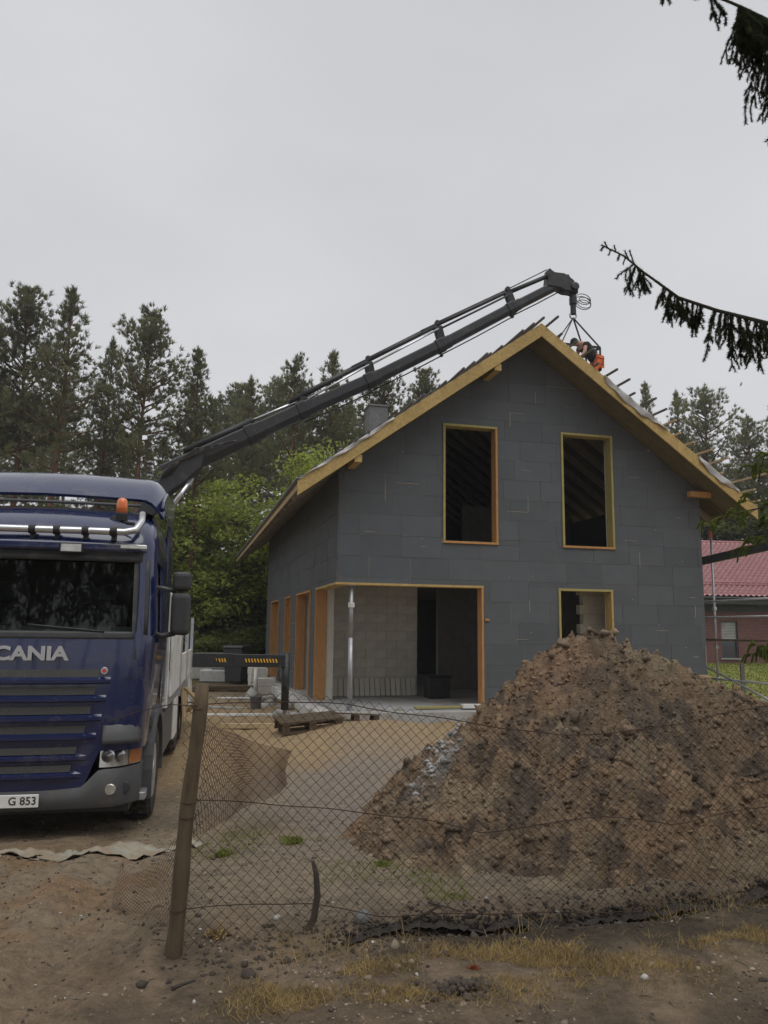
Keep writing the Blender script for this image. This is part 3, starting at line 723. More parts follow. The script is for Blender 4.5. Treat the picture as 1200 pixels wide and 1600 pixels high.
# pale adhesive foam in the joints, and the masonry shell
mb = MB()
for p in wall_cells(0, W_, ZS - .3, RZ, front_holes, gable): mb.prism([(s, .012, t) for s, t in p], (0, .1, 0))
for p in wall_cells(.14, L_, ZS - .3, roofz(0) - GT - .03, left_holes, []): mb.prism([(.012, s, t) for s, t in p], (.1, 0, 0))
mb.build('joint_foam', M['foam'], house)
mb = MB()
for p in wall_cells(.15, W_, ZS - .3, RZ, front_holes, [lambda q: gable[0](q) - .02, lambda q: gable[1](q) - .02]): mb.prism([(s, .15, t) for s, t in p], (0, .25, 0))
for p in wall_cells(.40, L_, ZS - .3, roofz(.2) - GT - .04, left_holes, []): mb.prism([(.15, s, t) for s, t in p], (.25, 0, 0))
mb.build('masonry_wall', M['aac'], house)
mb = MB(); mb.box(W_ - .4, W_ - .001, .42, L_ - .4, ZS - .3, roofz(0) - GT - .04)
mb.build('side_wall', M['eps'], house)
mb = MB()
for p in wall_cells(.42, W_ - .42, ZS - .3, RZ, [(1.2, 2.6, .3, 2.6)], [lambda q: gable[0](q) - .02, lambda q: gable[1](q) - .02]): mb.prism([(s, L_ - .38, t) for s, t in p], (0, .36, 0))
mb.build('rear_wall', M['eps'], house)
# slab, plinth apron, storey floor, inner walls
mb = MB(); mb.box(.02, W_ - .02, .02, L_, -.3, ZS - .004); mb.build('floor_slab', M['concrete'], house)
mb = MB(); mb.box(-.10, W_ + .1, -.42, .018, -.3, ZS - .03); mb.build('plinth', M['concrete'], house, bevel=.012)
for i, v in enumerate(np.arange(0.05, 13.5, 1.25)):
    h = ZS - .05 - .02 * (i % 3)
    MB().box(-.36 - .06 * (i % 2), -.003, v, v + 1.22, -.3, h).build('plinth_block', M['white'], house, bevel=.02)
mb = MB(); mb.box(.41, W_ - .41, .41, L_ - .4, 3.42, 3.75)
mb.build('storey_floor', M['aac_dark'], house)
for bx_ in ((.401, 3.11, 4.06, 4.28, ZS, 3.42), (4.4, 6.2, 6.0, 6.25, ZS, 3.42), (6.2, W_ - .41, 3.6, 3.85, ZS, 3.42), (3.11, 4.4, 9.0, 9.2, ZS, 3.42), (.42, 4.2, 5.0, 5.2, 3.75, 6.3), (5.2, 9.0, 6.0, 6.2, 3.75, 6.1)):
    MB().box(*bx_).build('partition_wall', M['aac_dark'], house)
# block pier seen through the small right window
for i in range(13):
    MB().box(6.78 - (.10 if i % 2 else 0), 7.5, 1.1, 1.3, ZS + i * .25 + .003, ZS + i * .25 + .247 if i < 12 else 3.41).build('pier_block', M['aac'], house)
# aerated concrete blocks of the partition seen through the corner opening
part = empty('block_partition', parent=house)
bm_cache = {}
z = ZS; row = 0
while z < 3.38:
    u = .402 - (.3 if row % 2 else 0)
    while u < 3.10:
        a, b = max(u, .402), min(u + .6, 3.108)
        if b - a > .04:
            key = (round(b - a, 3), row == 12)
            j = rb.uniform(-.006, .004)
            hgt = min(z + .246, 3.41) - z
            o = MB().box(0, b - a - .006, 0, .075, 0, hgt).build('block', M['aac'], part); o.location = (a + .003, 3.985 + j, z + .002)
        u += .6
    z += .25; row += 1
# block jambs beside the left openings (pale masonry edge)
for v in (2.749, 6.401, 13.483):
    mb = MB()
    z = ZS
    while z < 3.1:
        mb.box(.262, .46, v + .002, v + .05, z + .003, min(z + .246, 3.16)); z += .25
    mb.build('jamb_block', M['aac'], house)

def opening_frame(kind, boards, label=None):
    e = empty(kind, parent=house)
    for nm, (x0, x1, y0, y1, z0, z1), m in boards: MB().box(x0, x1, y0, y1, z0, z1).build(nm, m, e, bevel=.004)
    return e
t = .055
def front_frame(u0, u1, z0, z1, d0, d1, ml, mr, mt, mbm, sill=True):
    b = [('jamb', (u0, u0 + t, d0, d1, z0 + (t if sill else 0), z1 - t), ml), ('jamb', (u1 - t, u1, d0, d1, z0 + (t if sill else 0), z1 - t), mr), ('head', (u0 - .004, u1 + .004, d0 - .003, d1, z1 - t, z1), mt)]
    if sill: b.append(('sill', (u0 - .004, u1 + .004, d0 - .003, d1, z0, z0 + t), mbm))
    return opening_frame('window_frame', b)
front_frame(2.545, 3.955, 4.163, 7.101, -.035, .26, M['wood_g'], M['wood_o'], M['wood_g'], M['wood_o'])
front_frame(5.674, 7.113, 4.163, 7.101, -.035, .26, M['wood_g'], M['wood_g'], M['wood_g'], M['wood_o'])
front_frame(5.523, 7.007, .952, 3.149, -.035, .26, M['wood_g'], M['wood_y'], M['wood_g'], M['wood_o'])
opening_frame('window_frame', [('jamb', (3.506, 3.56, -.035, .26, ZS, 3.105), M['wood_o']), ('head', (-.05, 3.566, -.038, .26, 3.107, 3.16), M['wood_y']),
                               ('head', (-.052, .26, .262, 2.75, 3.107, 3.16), M['wood_y']), ('jamb', (-.05, .26, 2.693, 2.747, ZS, 3.105), M['wood_o'])])
for a, b in ((3.748, 6.401), (7.75, 9.177), (10.977, 13.483)):
    opening_frame('window_frame', [('jamb', (-.04, .26, a + .002, a + t, ZS, 3.105), M['wood_o']), ('jamb', (-.04, .26, b - t, b - .002, ZS, 3.105), M['wood_o']), ('head', (-.043, .26, a - .002, b + .002, 3.107, 3.16), M['wood_o'])])
MB().box(3.60, 3.70, -.03, -.005, 2.33, 2.39).build('timber_offcut', M['wood_o'], house)
# anchor dowels on the boards
mb = MB()
for i in range(34):
    u, z = rb.uniform(.3, 9.3), rb.uniform(.8, 6.4)
    if any(h[0] - .1 < u < h[1] + .1 and h[2] - .1 < z < h[3] + .1 for h in front_holes) or z > roofz(u) - .8: continue
    mb.lathe([(.014, -.009), (.014, .0)], (u, 0, z), 'Y', 6)
mb.build('anchor_dowels', M['concrete'], house)['kind'] = 'stuff'
# paler foam beads smeared on some joints
for i, (u, z, du, dz) in enumerate([(.62, 4.35, .26, .012), (1.1, 5.1, .012, .42), (1.35, 5.55, .6, .010), (7.8, 3.75, .012, .36), (8.9, 5.05, .16, .012), (7.55, 6.05, .3, .010), (4.6, 6.05, .25, .010), (4.75, 5.0, .010, .4), (4.2, 5.0, .55, .010), (9.35, 2.5, .012, .3), (9.2, 3.0, .18, .012), (4.4, 1.9, .3, .010), (4.75, 2.55, .012, .3), (8.2, 2.15, .35, .010), (9.25, 1.5, .14, .012), (2.0, 4.05, .12, .012), (7.4, 4.4, .35, .010), (4.3, 7.15, .012, .35), (4.3, 7.5, .35, .010), (5.0, 7.8, .012, .3)]):
    MB().box(u, u + du, -.008, .01, z, z + dz).build('foam_bead', M['foam'], house)

# ------------------------------------------------------------------ roof
roof = empty('roof', parent=house)
def slope_pt(side, s, v, off):
    """s metres down the slope from the ridge, off perpendicular to the slope"""
    c, sn = 1 / math.hypot(1, SL), SL / math.hypot(1, SL); k = -1 if side == 'l' else 1
    return Vector((MIDU + k * (s * c + off * sn), v, RZ - s * sn + off * c))
SLEN = (MIDU - U0) * math.hypot(1, SL)
for sd, m in (('l', M['wood_y']), ('r', M['wood_y'])):
    # barge board
    n = 1 if sd == 'l' else 2
    mb = MB(); off0, off1 = -.02, -.275
    a, b = slope_pt(sd, 0, -.84, 0), slope_pt(sd, SLEN, -.84, 0)
    top0, top1 = RZ - .02, roofz(U0) - .02; dz = .335; ue = U0 if sd == 'l' else U1
    pts = [(MIDU, V0 - .045, top0), (ue, V0 - .045, top1), (ue, V0 - .045, top1 - dz), (MIDU, V0 - .045, top0 - dz)]
    if sd == 'r': pts = [(MIDU + .001, *p[1:]) if p[0] == MIDU else p for p in pts]
    mb.prism(pts, (0, .045, 0)).build('barge_board', m, roof, bevel=.005)
    # verge rafters and rafters under the deck
    vs_ = [-.42] + list(np.arange(.15, V1 - .2, .83))
    for i, v in enumerate(vs_):
        p0, p1 = slope_pt(sd, .15, v, -.15), slope_pt(sd, SLEN - .03, v, -.15)
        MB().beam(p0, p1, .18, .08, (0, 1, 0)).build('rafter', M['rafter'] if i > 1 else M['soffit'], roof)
    # deck boards over the verge, running down the slope
    w = (0 - V0) / 6
    for i in range(6):
        v = V0 + .004 + i * w
        p0, p1 = slope_pt(sd, .20, v + w / 2, -.258), slope_pt(sd, SLEN - .02, v + w / 2, -.258 + rb.uniform(-.004, .004))
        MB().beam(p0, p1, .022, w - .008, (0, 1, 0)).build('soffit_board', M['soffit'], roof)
    # deck over the house
    mb = MB(); p = [slope_pt(sd, .0, V0 + .003, -.04), slope_pt(sd, SLEN - .01, V0 + .003, -.04), slope_pt(sd, SLEN - .01, V1, -.04), slope_pt(sd, 0, V1, -.04)]
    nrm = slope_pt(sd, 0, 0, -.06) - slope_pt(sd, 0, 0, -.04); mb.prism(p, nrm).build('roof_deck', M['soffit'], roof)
    # underlay membrane, slightly puckered
    ns, nv = 40, 70; P = []
    for i in range(ns):
        for j in range(nv):
            s = (SLEN + .04) * i / (ns - 1); v = V0 - .02 + (V1 - V0) * j / (nv - 1)
            P.append(slope_pt(sd, s, v, -.022 + .012 * math.sin(s * 9 + j) * math.sin(v * 2.3)))
    F_ = [(i * nv + j, i * nv + j + 1, (i + 1) * nv + j + 1, (i + 1) * nv + j) for i in range(ns - 1) for j in range(nv - 1)]
    npm = npmesh('membrane', np.array([list(p) for p in P]), np.array(F_), M['membrane'], True); mobj('membrane', npm, roof)
    # eaves fascia
    p0, p1 = slope_pt(sd, SLEN + .015, V0 - .04, -.10), slope_pt(sd, SLEN + .015, V1, -.10)
    MB().beam(p0, p1, .03, .15, (0, 0, 1)).build('eaves_fascia', M['wood_lt'], roof)
    p0, p1 = slope_pt(sd, SLEN - .06, V0 - .02, .01), slope_pt(sd, SLEN - .06, V1, .01)
    MB().beam(p0, p1, .14, .02, (0, 0, 1)).build('eaves_strip', M['membrane'], roof)
# purlin ends poking out under the barge board
for u, zz in ((MIDU - 1.15, None), (.27, None)):
    z1 = roofz(u) - .33
    MB().box(u - .085, u + .085, V0 - .02, 1.0, z1 - .17, z1).build('purlin', M['wood_y'] if u < MIDU else M['wood_o'], roof, bevel=.004)
MB().box(W_ - .46, W_ + .15, -.30, -.14, roofz(W_) - .53, roofz(W_) - .39).build('bracing_timber', M['wood_o'], roof, bevel=.004)
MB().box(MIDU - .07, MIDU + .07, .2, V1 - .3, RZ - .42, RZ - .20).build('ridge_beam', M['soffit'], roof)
# tiling battens, left overlong at the verge
re = [.62, .15, .42, .52, .30, .55, .62, .34, .75, .62, .55, .30, .34, .62, .70, .12, 1.25, .5, .2]
le = [.5, .55, .62, .1, .05, .62, .55, .6, .2, .05, .5, .55, .1, .05, .12, .22, .05, .0, .05, .0]
for sd, ext in (('r', re), ('l', le)):
    for i, e in enumerate(ext):
        s = .16 + i * (SLEN - .3) / (len(ext) - 1)
        a, b = slope_pt(sd, s, V0 - e + rb.uniform(-.06, .06), .034), slope_pt(sd, s, V1 - .1, .034)
        pale = sd == 'r' and i > 9
        MB().beam(a, b, .045, .045, (0, 0, 1)).build('roof_batten', M['wood_lt'] if pale else M['wood_dk'], roof)
for sd in 'lr':
    for v in np.arange(-.35, V1 - .3, .83):
        MB().beam(slope_pt(sd, .05, v, -.003), slope_pt(sd, SLEN - .05, v, -.003), .022, .045, (0, 1, 0)).build('counter_batten', M['wood_dk'], roof)
# torn membrane hanging over the right barge board
def flap(s0, s1, drop, sd, seed):
    n, k = 40, 7; V = []; rr_ = random.Random(seed)
    for i in range(n):
        t_ = i / (n - 1); s = s0 + (s1 - s0) * t_
        d = drop * (.35 + .65 * math.sin(math.pi * min(1, t_ * 1.15 + .05)) ** .6) * (1 + .12 * math.sin(t_ * 23 + seed))
        base = slope_pt(sd, s, V0 + .03, .012)
        for j in range(k):
            q = j / (k - 1)
            if q < .25: p = base + Vector((0, -(q / .25) * .105, 0))
            else: p = base + Vector((0, -.105 - .02 * math.sin(s * 9 + q * 4), -(q - .25) / .75 * d)); p.x += .01 * math.sin(s * 17 + j)
            V.append(list(p))
    F_ = [(i * k + j, i * k + j + 1, (i + 1) * k + j + 1, (i + 1) * k + j) for i in range(n - 1) for j in range(k - 1)]
    o = mobj('membrane_flap', npmesh('membrane_flap', np.array(V), np.array(F_), M['film'], True), roof)
    sm = o.modifiers.new('s', 'SOLIDIFY'); sm.thickness = .003
flap(2.05, 4.15, .26, 'r', 1); flap(5.25, 6.65, .24, 'r', 2); flap(4.6, 7.25, .10, 'l', 3)
# chimney
mb = MB(); mb.box(2.5, 3.15, 7.8, 8.45, 6.5, 9.72); mb.build('chimney', M['chimney'], house, bevel=.01)
MB().box(2.46, 3.19, 7.76, 8.49, 9.72, 9.78).build('chimney_cap', M['chimney'], house, bevel=.01)

# ------------------------------------------------------------------ things in and by the house
def hput(o, u, v, z, rz=0):
    o.location = HW(u, v, z); o.rotation_euler = (0, 0, YAW + rz); return o
prop = empty('steel_prop')
MB().tube([(0, 0, .02), (0, 0, 1.6)], .055, 12).build('outer_tube', M['steel'], prop, True)
MB().tube([(0, 0, 1.6), (0, 0, 2.78)], .046, 12).build('inner_tube', M['steel'], prop, True)
MB().lathe([(.07, 2.28), (.078, 2.30), (.078, 2.38), (.07, 2.40)], (0, 0, 0), 'Z', 14).build('collar', M['white'], prop)
MB().box(-.09, .09, -.09, .09, 0, .02).box(-.09, .09, -.09, .09, 2.78, 2.797).build('end_plates', M['steel'], prop)
hput(prop, .36, .10, ZS); tag(prop, 'galvanised steel prop holding the corner of the ground floor opening', 'prop')
slab0 = None
for i in range(16):
    if slab0 is None:
        slab0 = MB().prism([(0, -.13, .0), (0, -.07, 0), (0, .06, .46), (0, .0, .46)], (.128, 0, 0)).build('leaning_slab', M['aac'], None, bevel=.005); o = slab0
    else: o = slab0.copy(); col.objects.link(o)
    hput(o, .66 + i * .148, 3.84, ZS + .004); o.rotation_euler = (0, R(2.2) * (i % 3 - 1) * .3, YAW)
    tag(o, 'narrow grey slab in the row leaning against the inner block wall', 'slab', 'slabs leaning on the inner wall')
e = MB().box(-.3, .3, -.25, .25, 0, .55).box(-.33, .33, -.28, .28, .55, .6).build('tool_chest', M['black'], None, bevel=.02)
hput(e, 3.35, 2.9, ZS); tag(e, 'dark crate on the slab inside the corner opening', 'crate')
e = MB().box(0, 1.15, 0, .22, 0, .035).build('timber_board', M['wood_g'], None); hput(e, 1.9, -.02, ZS + .002, .03); tag(e, 'greenish board lying on the threshold of the corner opening', 'board')
e = MB().box(0, .55, 0, .26, 0, .09).build('foam_block', M['white'], None, bevel=.01); hput(e, 3.0, -.1, ZS + .002, -.1); tag(e, 'white block at the right end of the corner opening threshold', 'block')
# pallet in front of the corner
pal = empty('pallet')
for j, y in enumerate((-.38, 0, .38)):
    MB().box(-.58, .58, y - .05, y + .05, 0, .022).build('bottom_board', M['wood_old'], pal)
    for x in (-.5, 0, .5): MB().box(x - .07, x + .07, y - .05, y + .05, .022, .10).build('block', M['wood_old'], pal)
for x in (-.5, 0, .5): MB().box(x - .06, x + .06, -.44, .44, .10, .122).build('stringer_board', M['wood_old'], pal)
for i in range(6): MB().box(-.6, .6, -.44 + i * .152, -.33 + i * .152, .122, .144).build('top_board', M['wood_old'], pal)
pal.scale = (1.05, 1, 1.6); pal.location = (-1.45, 16.2, gh(-1.45, 16.2) + .005); pal.rotation_euler = (R(3), R(-4), R(18)); tag(pal, 'weathered wooden pallet on the sand near the outrigger foot', 'pallet')
pal2 = copy_tree(pal); pal2.location = (-.55, 16.75, gh(-.55, 16.75) + .02); pal2.rotation_euler = (R(-5), R(3), R(8)); pal2.scale = (.8, .8, 1.1)
tag(pal2, 'smaller pallet half buried in sand before the house corner', 'pallet')
def plank(name, px, py, Y, l, w, h, rz, m, label, cat, tilt=0):
    p = at(px, py, Y); o = MB().box(-l / 2, l / 2, -w / 2, w / 2, 0, h).build(name, m, None, bevel=.004)
    o.location = (p.x, p.y, gh(p.x, p.y) + .006 + abs(math.sin(tilt)) * l / 2); o.rotation_euler = (0, tilt, rz); return tag(o, label, cat)
plank('timber_beam', 405, 1128, 17.3, 1.6, .12, .10, R(4), M['wood_lt'], 'pale timber beam lying left of the pallet', 'beam')
plank('timber_board', 375, 1105, 20.0, 2.2, .25, .05, R(10), M['white'], 'white board lying on the sand behind the fence post', 'board')
plank('timber_board', 345, 1096, 22, 1.6, .2, .04, R(-12), M['concrete'], 'grey board lying beside the truck tail', 'board')
plank('timber_board', 390, 1082, 24.5, 1.9, .3, .03, R(3), M['white'], 'thin white strip lying on the earth before the timber stack', 'strip')
plank('timber_board', 335, 1072, 28, 2.6, .2, .03, R(8), M['white'], 'long white strip lying below the outrigger beam', 'strip')
# clay lumps, blocks and rubble heaped along the left wall
for i, (u, v, s) in enumerate([(-.75, 1.2, .22), (-.95, 2.2, .28), (-.7, 3.4, .25), (-1.0, 4.6, .3), (-.8, 6.0, .28), (-1.2, 7.4, .34), (-.6, .3, .2), (-.9, -.1, .17)]):
    V, F = lumps(np.array([[0, 0, 0.]]), [s], 300 + i, .55, .22); o = mobj('clay_lump', npmesh('clay_lump', V, F, M['clay']))
    hput(o, u, v, gh(*HW(u, v, 0)[:2]) + s * .25); tag(o, ['flat pale clay lump nearest the house corner', 'broad pale lump by the corner opening', 'pale lump under the second side opening', 'large pale lump beside the left plinth', 'grey white lump midway along the left wall', 'big crumbled lump far along the left wall', 'small lump before the plinth corner', 'smallest pale lump beside the pallet'][i], 'lump')
blk = None
for i, (u, v, k) in enumerate([(-.62, 9.2, 0), (-.62, 9.2, 1), (-.62, 10.0, 0), (-.7, 10.9, 0), (-.7, 10.9, 1), (-.7, 10.9, 2)]):
    if blk is None: blk = MB().box(-.3, .3, -.35, .35, 0, .25).build('foundation_block', M['aac'], None, bevel=.01); o = blk
    else: o = blk.copy(); col.objects.link(o)
    hput(o, u, v, gh(*HW(u, v, 0)[:2]) + k * .252, .05 * k)
    tag(o, 'pale foundation block stacked against the left wall of the house', 'block', 'foundation blocks by the left wall')
# pipe stub standing by the wall
e = MB().tube([(0, 0, 0), (0, 0, .85)], .07, 12).build('standpipe', M['white'], None, True); hput(e, -1.0, 8.3, gh(*HW(-1, 8.3, 0)[:2])); tag(e, 'short pale pipe standing by the left wall', 'pipe')
bk = MB().lathe([(.13, 0), (.16, .3), (.165, .31)], (0, 0, 0), 'Z', 16).build('bucket', M['grey_pl'], None); p = at(400, 1085, 21.5); bk.location = (p.x, p.y, gh(p.x, p.y)); tag(bk, 'grey bucket standing on the sand behind the boards', 'bucket')
# ================================================================== TRUCK
TYAW = R(11.0); TX, TY, TZ = -3.50, 7.62, -.01
truck = empty('crane_truck', (TX, TY, TZ), TYAW)
tag(truck, 'dark blue crane truck seen from the front with its boom raised', 'truck')
def TL(p):
    """world -> truck frame"""
    p = Vector(p) - Vector((TX, TY, TZ)); c, s = math.cos(TYAW), math.sin(TYAW)
    return Vector((p.x * c + p.y * s, -p.x * s + p.y * c, p.z))
YR = 2.15
def lv(z):
    """front line, half width, corner radius, bow of the cab at height z"""
    zz = [.90, 1.30, 1.92, 2.02, 2.40, 2.84, 2.92, 3.02, 3.16, 3.28, 3.36]
    yf = np.interp(z, zz, [.03, .03, .06, .08, .15, .24, .25, .30, .48, .75, 1.08])
    w = np.interp(z, zz, [1.185, 1.205, 1.235, 1.235, 1.22, 1.20, 1.20, 1.19, 1.17, 1.12, 1.02])
    r = np.interp(z, zz, [.26, .26, .26, .24, .22, .22, .22, .24, .28, .32, .34]); b = np.interp(z, zz, [.10, .10, .09, .09, .09, .09, .09, .10, .12, .12, .12])
    return float(yf), float(w), float(r), float(b)
def outline(z):
    yf, w, r, b = lv(z); half = [(w, YR), (w, 1.62), (w, 1.30), (w, .80)]
    cy = yf + b + r; cx = w - r; half.append((w, cy))
    for k in range(1, 5):
        a = math.pi / 2 * k / 4; half.append((cx + r * math.cos(a), cy - r * math.sin(a)))
    for q in (.8, .55, .28): x = cx * q; half.append((x, yf + b * q * q))
    half.append((0, yf))
    return [(x, y, z) for x, y in half] + [(-x, y, z) for x, y in half[-2::-1]]
def fy(x, z):
    yf, w, r, b = lv(z); cx = w - r; x = abs(x)
    if x <= cx: return yf + b * (x / cx) ** 2
    k = min(1, (x - cx) / r); return yf + b + r - r * math.sqrt(max(0, 1 - k * k))
ZL = [.90, 1.10, 1.40, 1.70, 1.92, 2.02, 2.20, 2.40, 2.62, 2.76, 2.84, 2.92, 3.02, 3.10, 3.16, 3.22, 3.28, 3.33, 3.36]
N = 25
mb = MB(); mb.v = [p for z in ZL for p in outline(z)]
WS = range(7, 17)            # windscreen columns
for i in range(len(ZL) - 1):
    for j in range(N - 1):
        if 5 <= i <= 8 and j in WS: continue                    # windscreen opening
        if 5 <= i <= 8 and j in (2, 3, N - 4, N - 5): continue      # door windows
        if i == 4 and j in (3, N - 5): continue
        a = i * N + j; mb.f.append((a, a + 1, a + 1 + N, a + N))
    a = i * N; mb.f.append((a + N - 1, a, a + N, a + 2 * N - 1)) if i > 0 else None
mb.f.append(tuple((len(ZL) - 1) * N + j for j in range(N)))
cabo = mb.build('cab_shell', M['blue'], truck, True)
sm = cabo.modifiers.new('s', 'SOLIDIFY'); sm.thickness = .03; sm.offset = -1
es = cabo.modifiers.new('e', 'EDGE_SPLIT'); es.split_angle = R(38)
# panes
mb = MB(); mb.v = [(x * .998, y + .012, z) for z in ZL[5:10] for (x, y, z) in outline(z)[7:18]]
mb.f = [(i * 11 + j, i * 11 + j + 1, (i + 1) * 11 + j + 1, (i + 1) * 11 + j) for i in range(4) for j in range(10)]
mb.build('windscreen', M['glass'], truck, True)
for cs in ((2, 3, 4), (N - 5, N - 4, N - 3)):
    mb = MB(); sx = -.012 if cs[0] < 9 else .012
    mb.v = [(x + sx, y, z) for z in ZL[5:10] for (x, y, z) in [outline(z)[c] for c in cs]]
    mb.f = [(i * 3 + j, i * 3 + j + 1, i * 3 + j + 4, i * 3 + j + 3) for i in range(4) for j in range(2)]
    mb.build('side_window', M['glass'], truck, True)
# black windscreen surround and visor
def frontband(z0, z1, x0, x1, off, n=26, nz=4, taper=0):
    mb = MB(); V = []
    for i in range(nz):
        t = i / (nz - 1); z = z0 + (z1 - z0) * t
        for j in range(n):
            x = (x0 + (x1 - x0) * j / (n - 1)); x *= 1 + taper * t
            V.append((x, fy(x, z) - off, z))
    mb.v = V; mb.f = [(i * n + j, i * n + j + 1, (i + 1) * n + j + 1, (i + 1) * n + j) for i in range(nz - 1) for j in range(n - 1)]
    return mb
def solid(o, t, off=0):
    s = o.modifiers.new('s', 'SOLIDIFY'); s.thickness = t; s.offset = off; return o
def backed(mb, n, depth):
    """close a front grid (rows of n points) with a back grid set deeper by depth"""
    k = len(mb.v); nr = k // n; mb.v += [(x, y + depth, z) for x, y, z in mb.v]; mb.f += [tuple(i + k for i in reversed(f)) for f in mb.f]
    bd = [j for j in range(n)] + [i * n + n - 1 for i in range(1, nr)] + [(nr - 1) * n + j for j in range(n - 2, -1, -1)] + [i * n for i in range(nr - 2, 0, -1)]
    for a, b in zip(bd, bd[1:] + bd[:1]): mb.f.append((b, a, a + k, b + k))
    return mb
solid(frontband(2.735, 2.85, -1.10, 1.10, .022).build('windscreen_header', M['dark_pl'], truck, True), .03)
o = frontband(2.83, 2.925, -1.14, 1.14, .085, taper=-.01).build('sun_visor', M['blue'], truck, True); solid(o, .03)
solid(frontband(1.955, 2.03, -1.08, 1.08, .016).build('windscreen_sill', M['dark_pl'], truck, True), .03)
for s in (-1, 1):
    pts = []
    for z in (2.0, 2.2, 2.4, 2.62, 2.76):
        q = outline(z)[6]; pts.append((s * q[0] * 1.004, q[1] - .004, z))
    MB().tube(pts, .035, 8).build('pillar_trim', M['dark_pl'], truck, True)
    MB().box(s * 1.02 - .13, s * 1.02 + .13, fy(1.0, 2.87) - .125, fy(1.0, 2.87) - .098, 2.862, 2.905).build('marker_lamp', M['lens'], truck, bevel=.006)
# cab interior
ci = empty('cab_interior', parent=truck)
MB().prism([(-1.12, .42, 1.9), (-1.12, .20, 2.0), (-1.12, .42, 2.08), (-1.12, .72, 2.02), (-1.12, .78, 1.5), (-1.12, .45, 1.5)], (2.24, 0, 0)).build('dashboard', M['cabin'], ci)
MB().box(-1.15, 1.15, 2.05, 2.09, 1.0, 3.1).box(-1.15, 1.15, .4, 2.05, 1.0, 1.04).build('rear_panel', M['cabin'], ci)
MB().box(-1.1, 1.1, .70, 2.0, 2.86, 2.9).build('roof_lining', M['cabin'], ci)
mb = MB(); c = Vector((.56, .78, 2.12))
mb.tube([c + Vector((.23 * math.cos(a), .10 * math.sin(a), .21 * math.sin(a))) for a in np.linspace(0, 2 * math.pi, 33)], .017, 6, False)
mb.tube([c + Vector((-.2, 0, .02)), c, c + Vector((.2, 0, .02))], .02, 6); mb.tube([c, (.56, .62, 1.9)], .04, 8)
mb.build('steering_wheel', M['dark_pl'], ci, True)
for x in (-.56, .56):
    MB().box(x - .27, x + .27, 1.15, 1.65, 1.45, 1.62).box(x - .26, x + .26, 1.58, 1.72, 1.6, 2.35).box(x - .15, x + .15, 1.62, 1.72, 2.36, 2.58).build('seat', M['cabin'], ci, bevel=.04, seg=2)
# bonnet panel with slats and lettering
def patch(z0, z1, xa, xb, off, n=22, nz=5):
    mb = MB(); V = []
    for i in range(nz):
        t = i / (nz - 1); z = z0 + (z1 - z0) * t; h = xa + (xb - xa) * t
        for j in range(n): x = -h + 2 * h * j / (n - 1); V.append((x, fy(x, z) - off, z))
    mb.v = V; mb.f = [(i * n + j, i * n + j + 1, (i + 1) * n + j + 1, (i + 1) * n + j) for i in range(nz - 1) for j in range(n - 1)]; return mb
backed(patch(1.005, 1.925, .87, 1.10, .020), 22, .03).build('grille_panel', M['blue'], truck)
for k, (zs, zr, xm) in enumerate([(1.63, 1.555, .78), (1.465, 1.385, .75), (1.285, 1.205, .72), (1.105, 1.035, .68)]):
    backed(patch(zs - .035, zs + .037, xm, xm + .01, .036), 22, .03).build('grille_mesh', M['grille'], truck)
    mb = MB(); n = 24
    for j in range(n):
        x = -(xm + .11) + 2 * (xm + .11) * j / (n - 1); e = min(1, (xm + .11 - abs(x)) / .13); y = fy(x, zr)
        d = .040 + .045 * e
        mb.v += [(x, y - .026, zr + .044), (x, y - d, zr + .018), (x, y - d, zr - .012), (x, y - .021, zr - .03)]
    mb.f = [(j * 4 + i, j * 4 + 4 + i, j * 4 + 5 + i, j * 4 + 1 + i) for j in range(n - 1) for i in range(3)]
    mb.build('grille_slat', M['blue'], truck)
# lower bonnet
def lowy(x): return fy(x, .95) - .01
def lowpatch(z0, z1, xa, xb, off, n=22):
    mb = MB(); V = []
    for i in range(4):
        t = i / 3; z = z0 + (z1 - z0) * t; h = xa + (xb - xa) * t
        for j in range(n): x = -h + 2 * h * j / (n - 1); V.append((x, lowy(x) - off, z))
    mb.v = V; mb.f = [(i * n + j, i * n + j + 1, (i + 1) * n + j + 1, (i + 1) * n + j) for i in range(3) for j in range(n - 1)]; return mb
backed(lowpatch(.56, .992, .70, .86, .02), 22, .04).build('lower_grille_panel', M['blue'], truck)
for zs, zr, xm in [(.915, .845, .62), (.752, .685, .58)]:
    backed(lowpatch(zs - .03, zs + .033, xm, xm + .01, .036), 22, .03).build('grille_mesh', M['grille'], truck)
    mb = MB(); n = 24
    for j in range(n):
        x = -(xm + .1) + 2 * (xm + .1) * j / (n - 1); e = min(1, (xm + .1 - abs(x)) / .12); y = lowy(x); d = .022 + .045 * e
        mb.v += [(x, y - .021, zr + .04), (x, y - d, zr + .016), (x, y - d, zr - .012), (x, y - .021, zr - .028)]
    mb.f = [(j * 4 + i, j * 4 + 4 + i, j * 4 + 5 + i, j * 4 + 1 + i) for j in range(n - 1) for i in range(3)]
    mb.build('grille_slat', M['blue'], truck)
def text(name, s, size, loc, m, parent, sx=1, ex=.006, align='CENTER', bold=0):
    """lettering as a mesh"""
    c = bpy.data.curves.new(name, 'FONT'); c.body = s; c.size = size; c.extrude = ex; c.align_x = align; c.align_y = 'CENTER'; c.offset = bold
    t_o = bpy.data.objects.new(name, c); col.objects.link(t_o); me = bpy.data.meshes.new_from_object(t_o.evaluated_get(bpy.context.evaluated_depsgraph_get())); bpy.data.objects.remove(t_o); me.materials.clear(); me.materials.append(m)
    o = bpy.data.objects.new(name, me); col.objects.link(o); o.parent = parent; o.location = loc; o.rotation_euler = (R(90), 0, 0); o.scale = (sx, 1, 1); return o
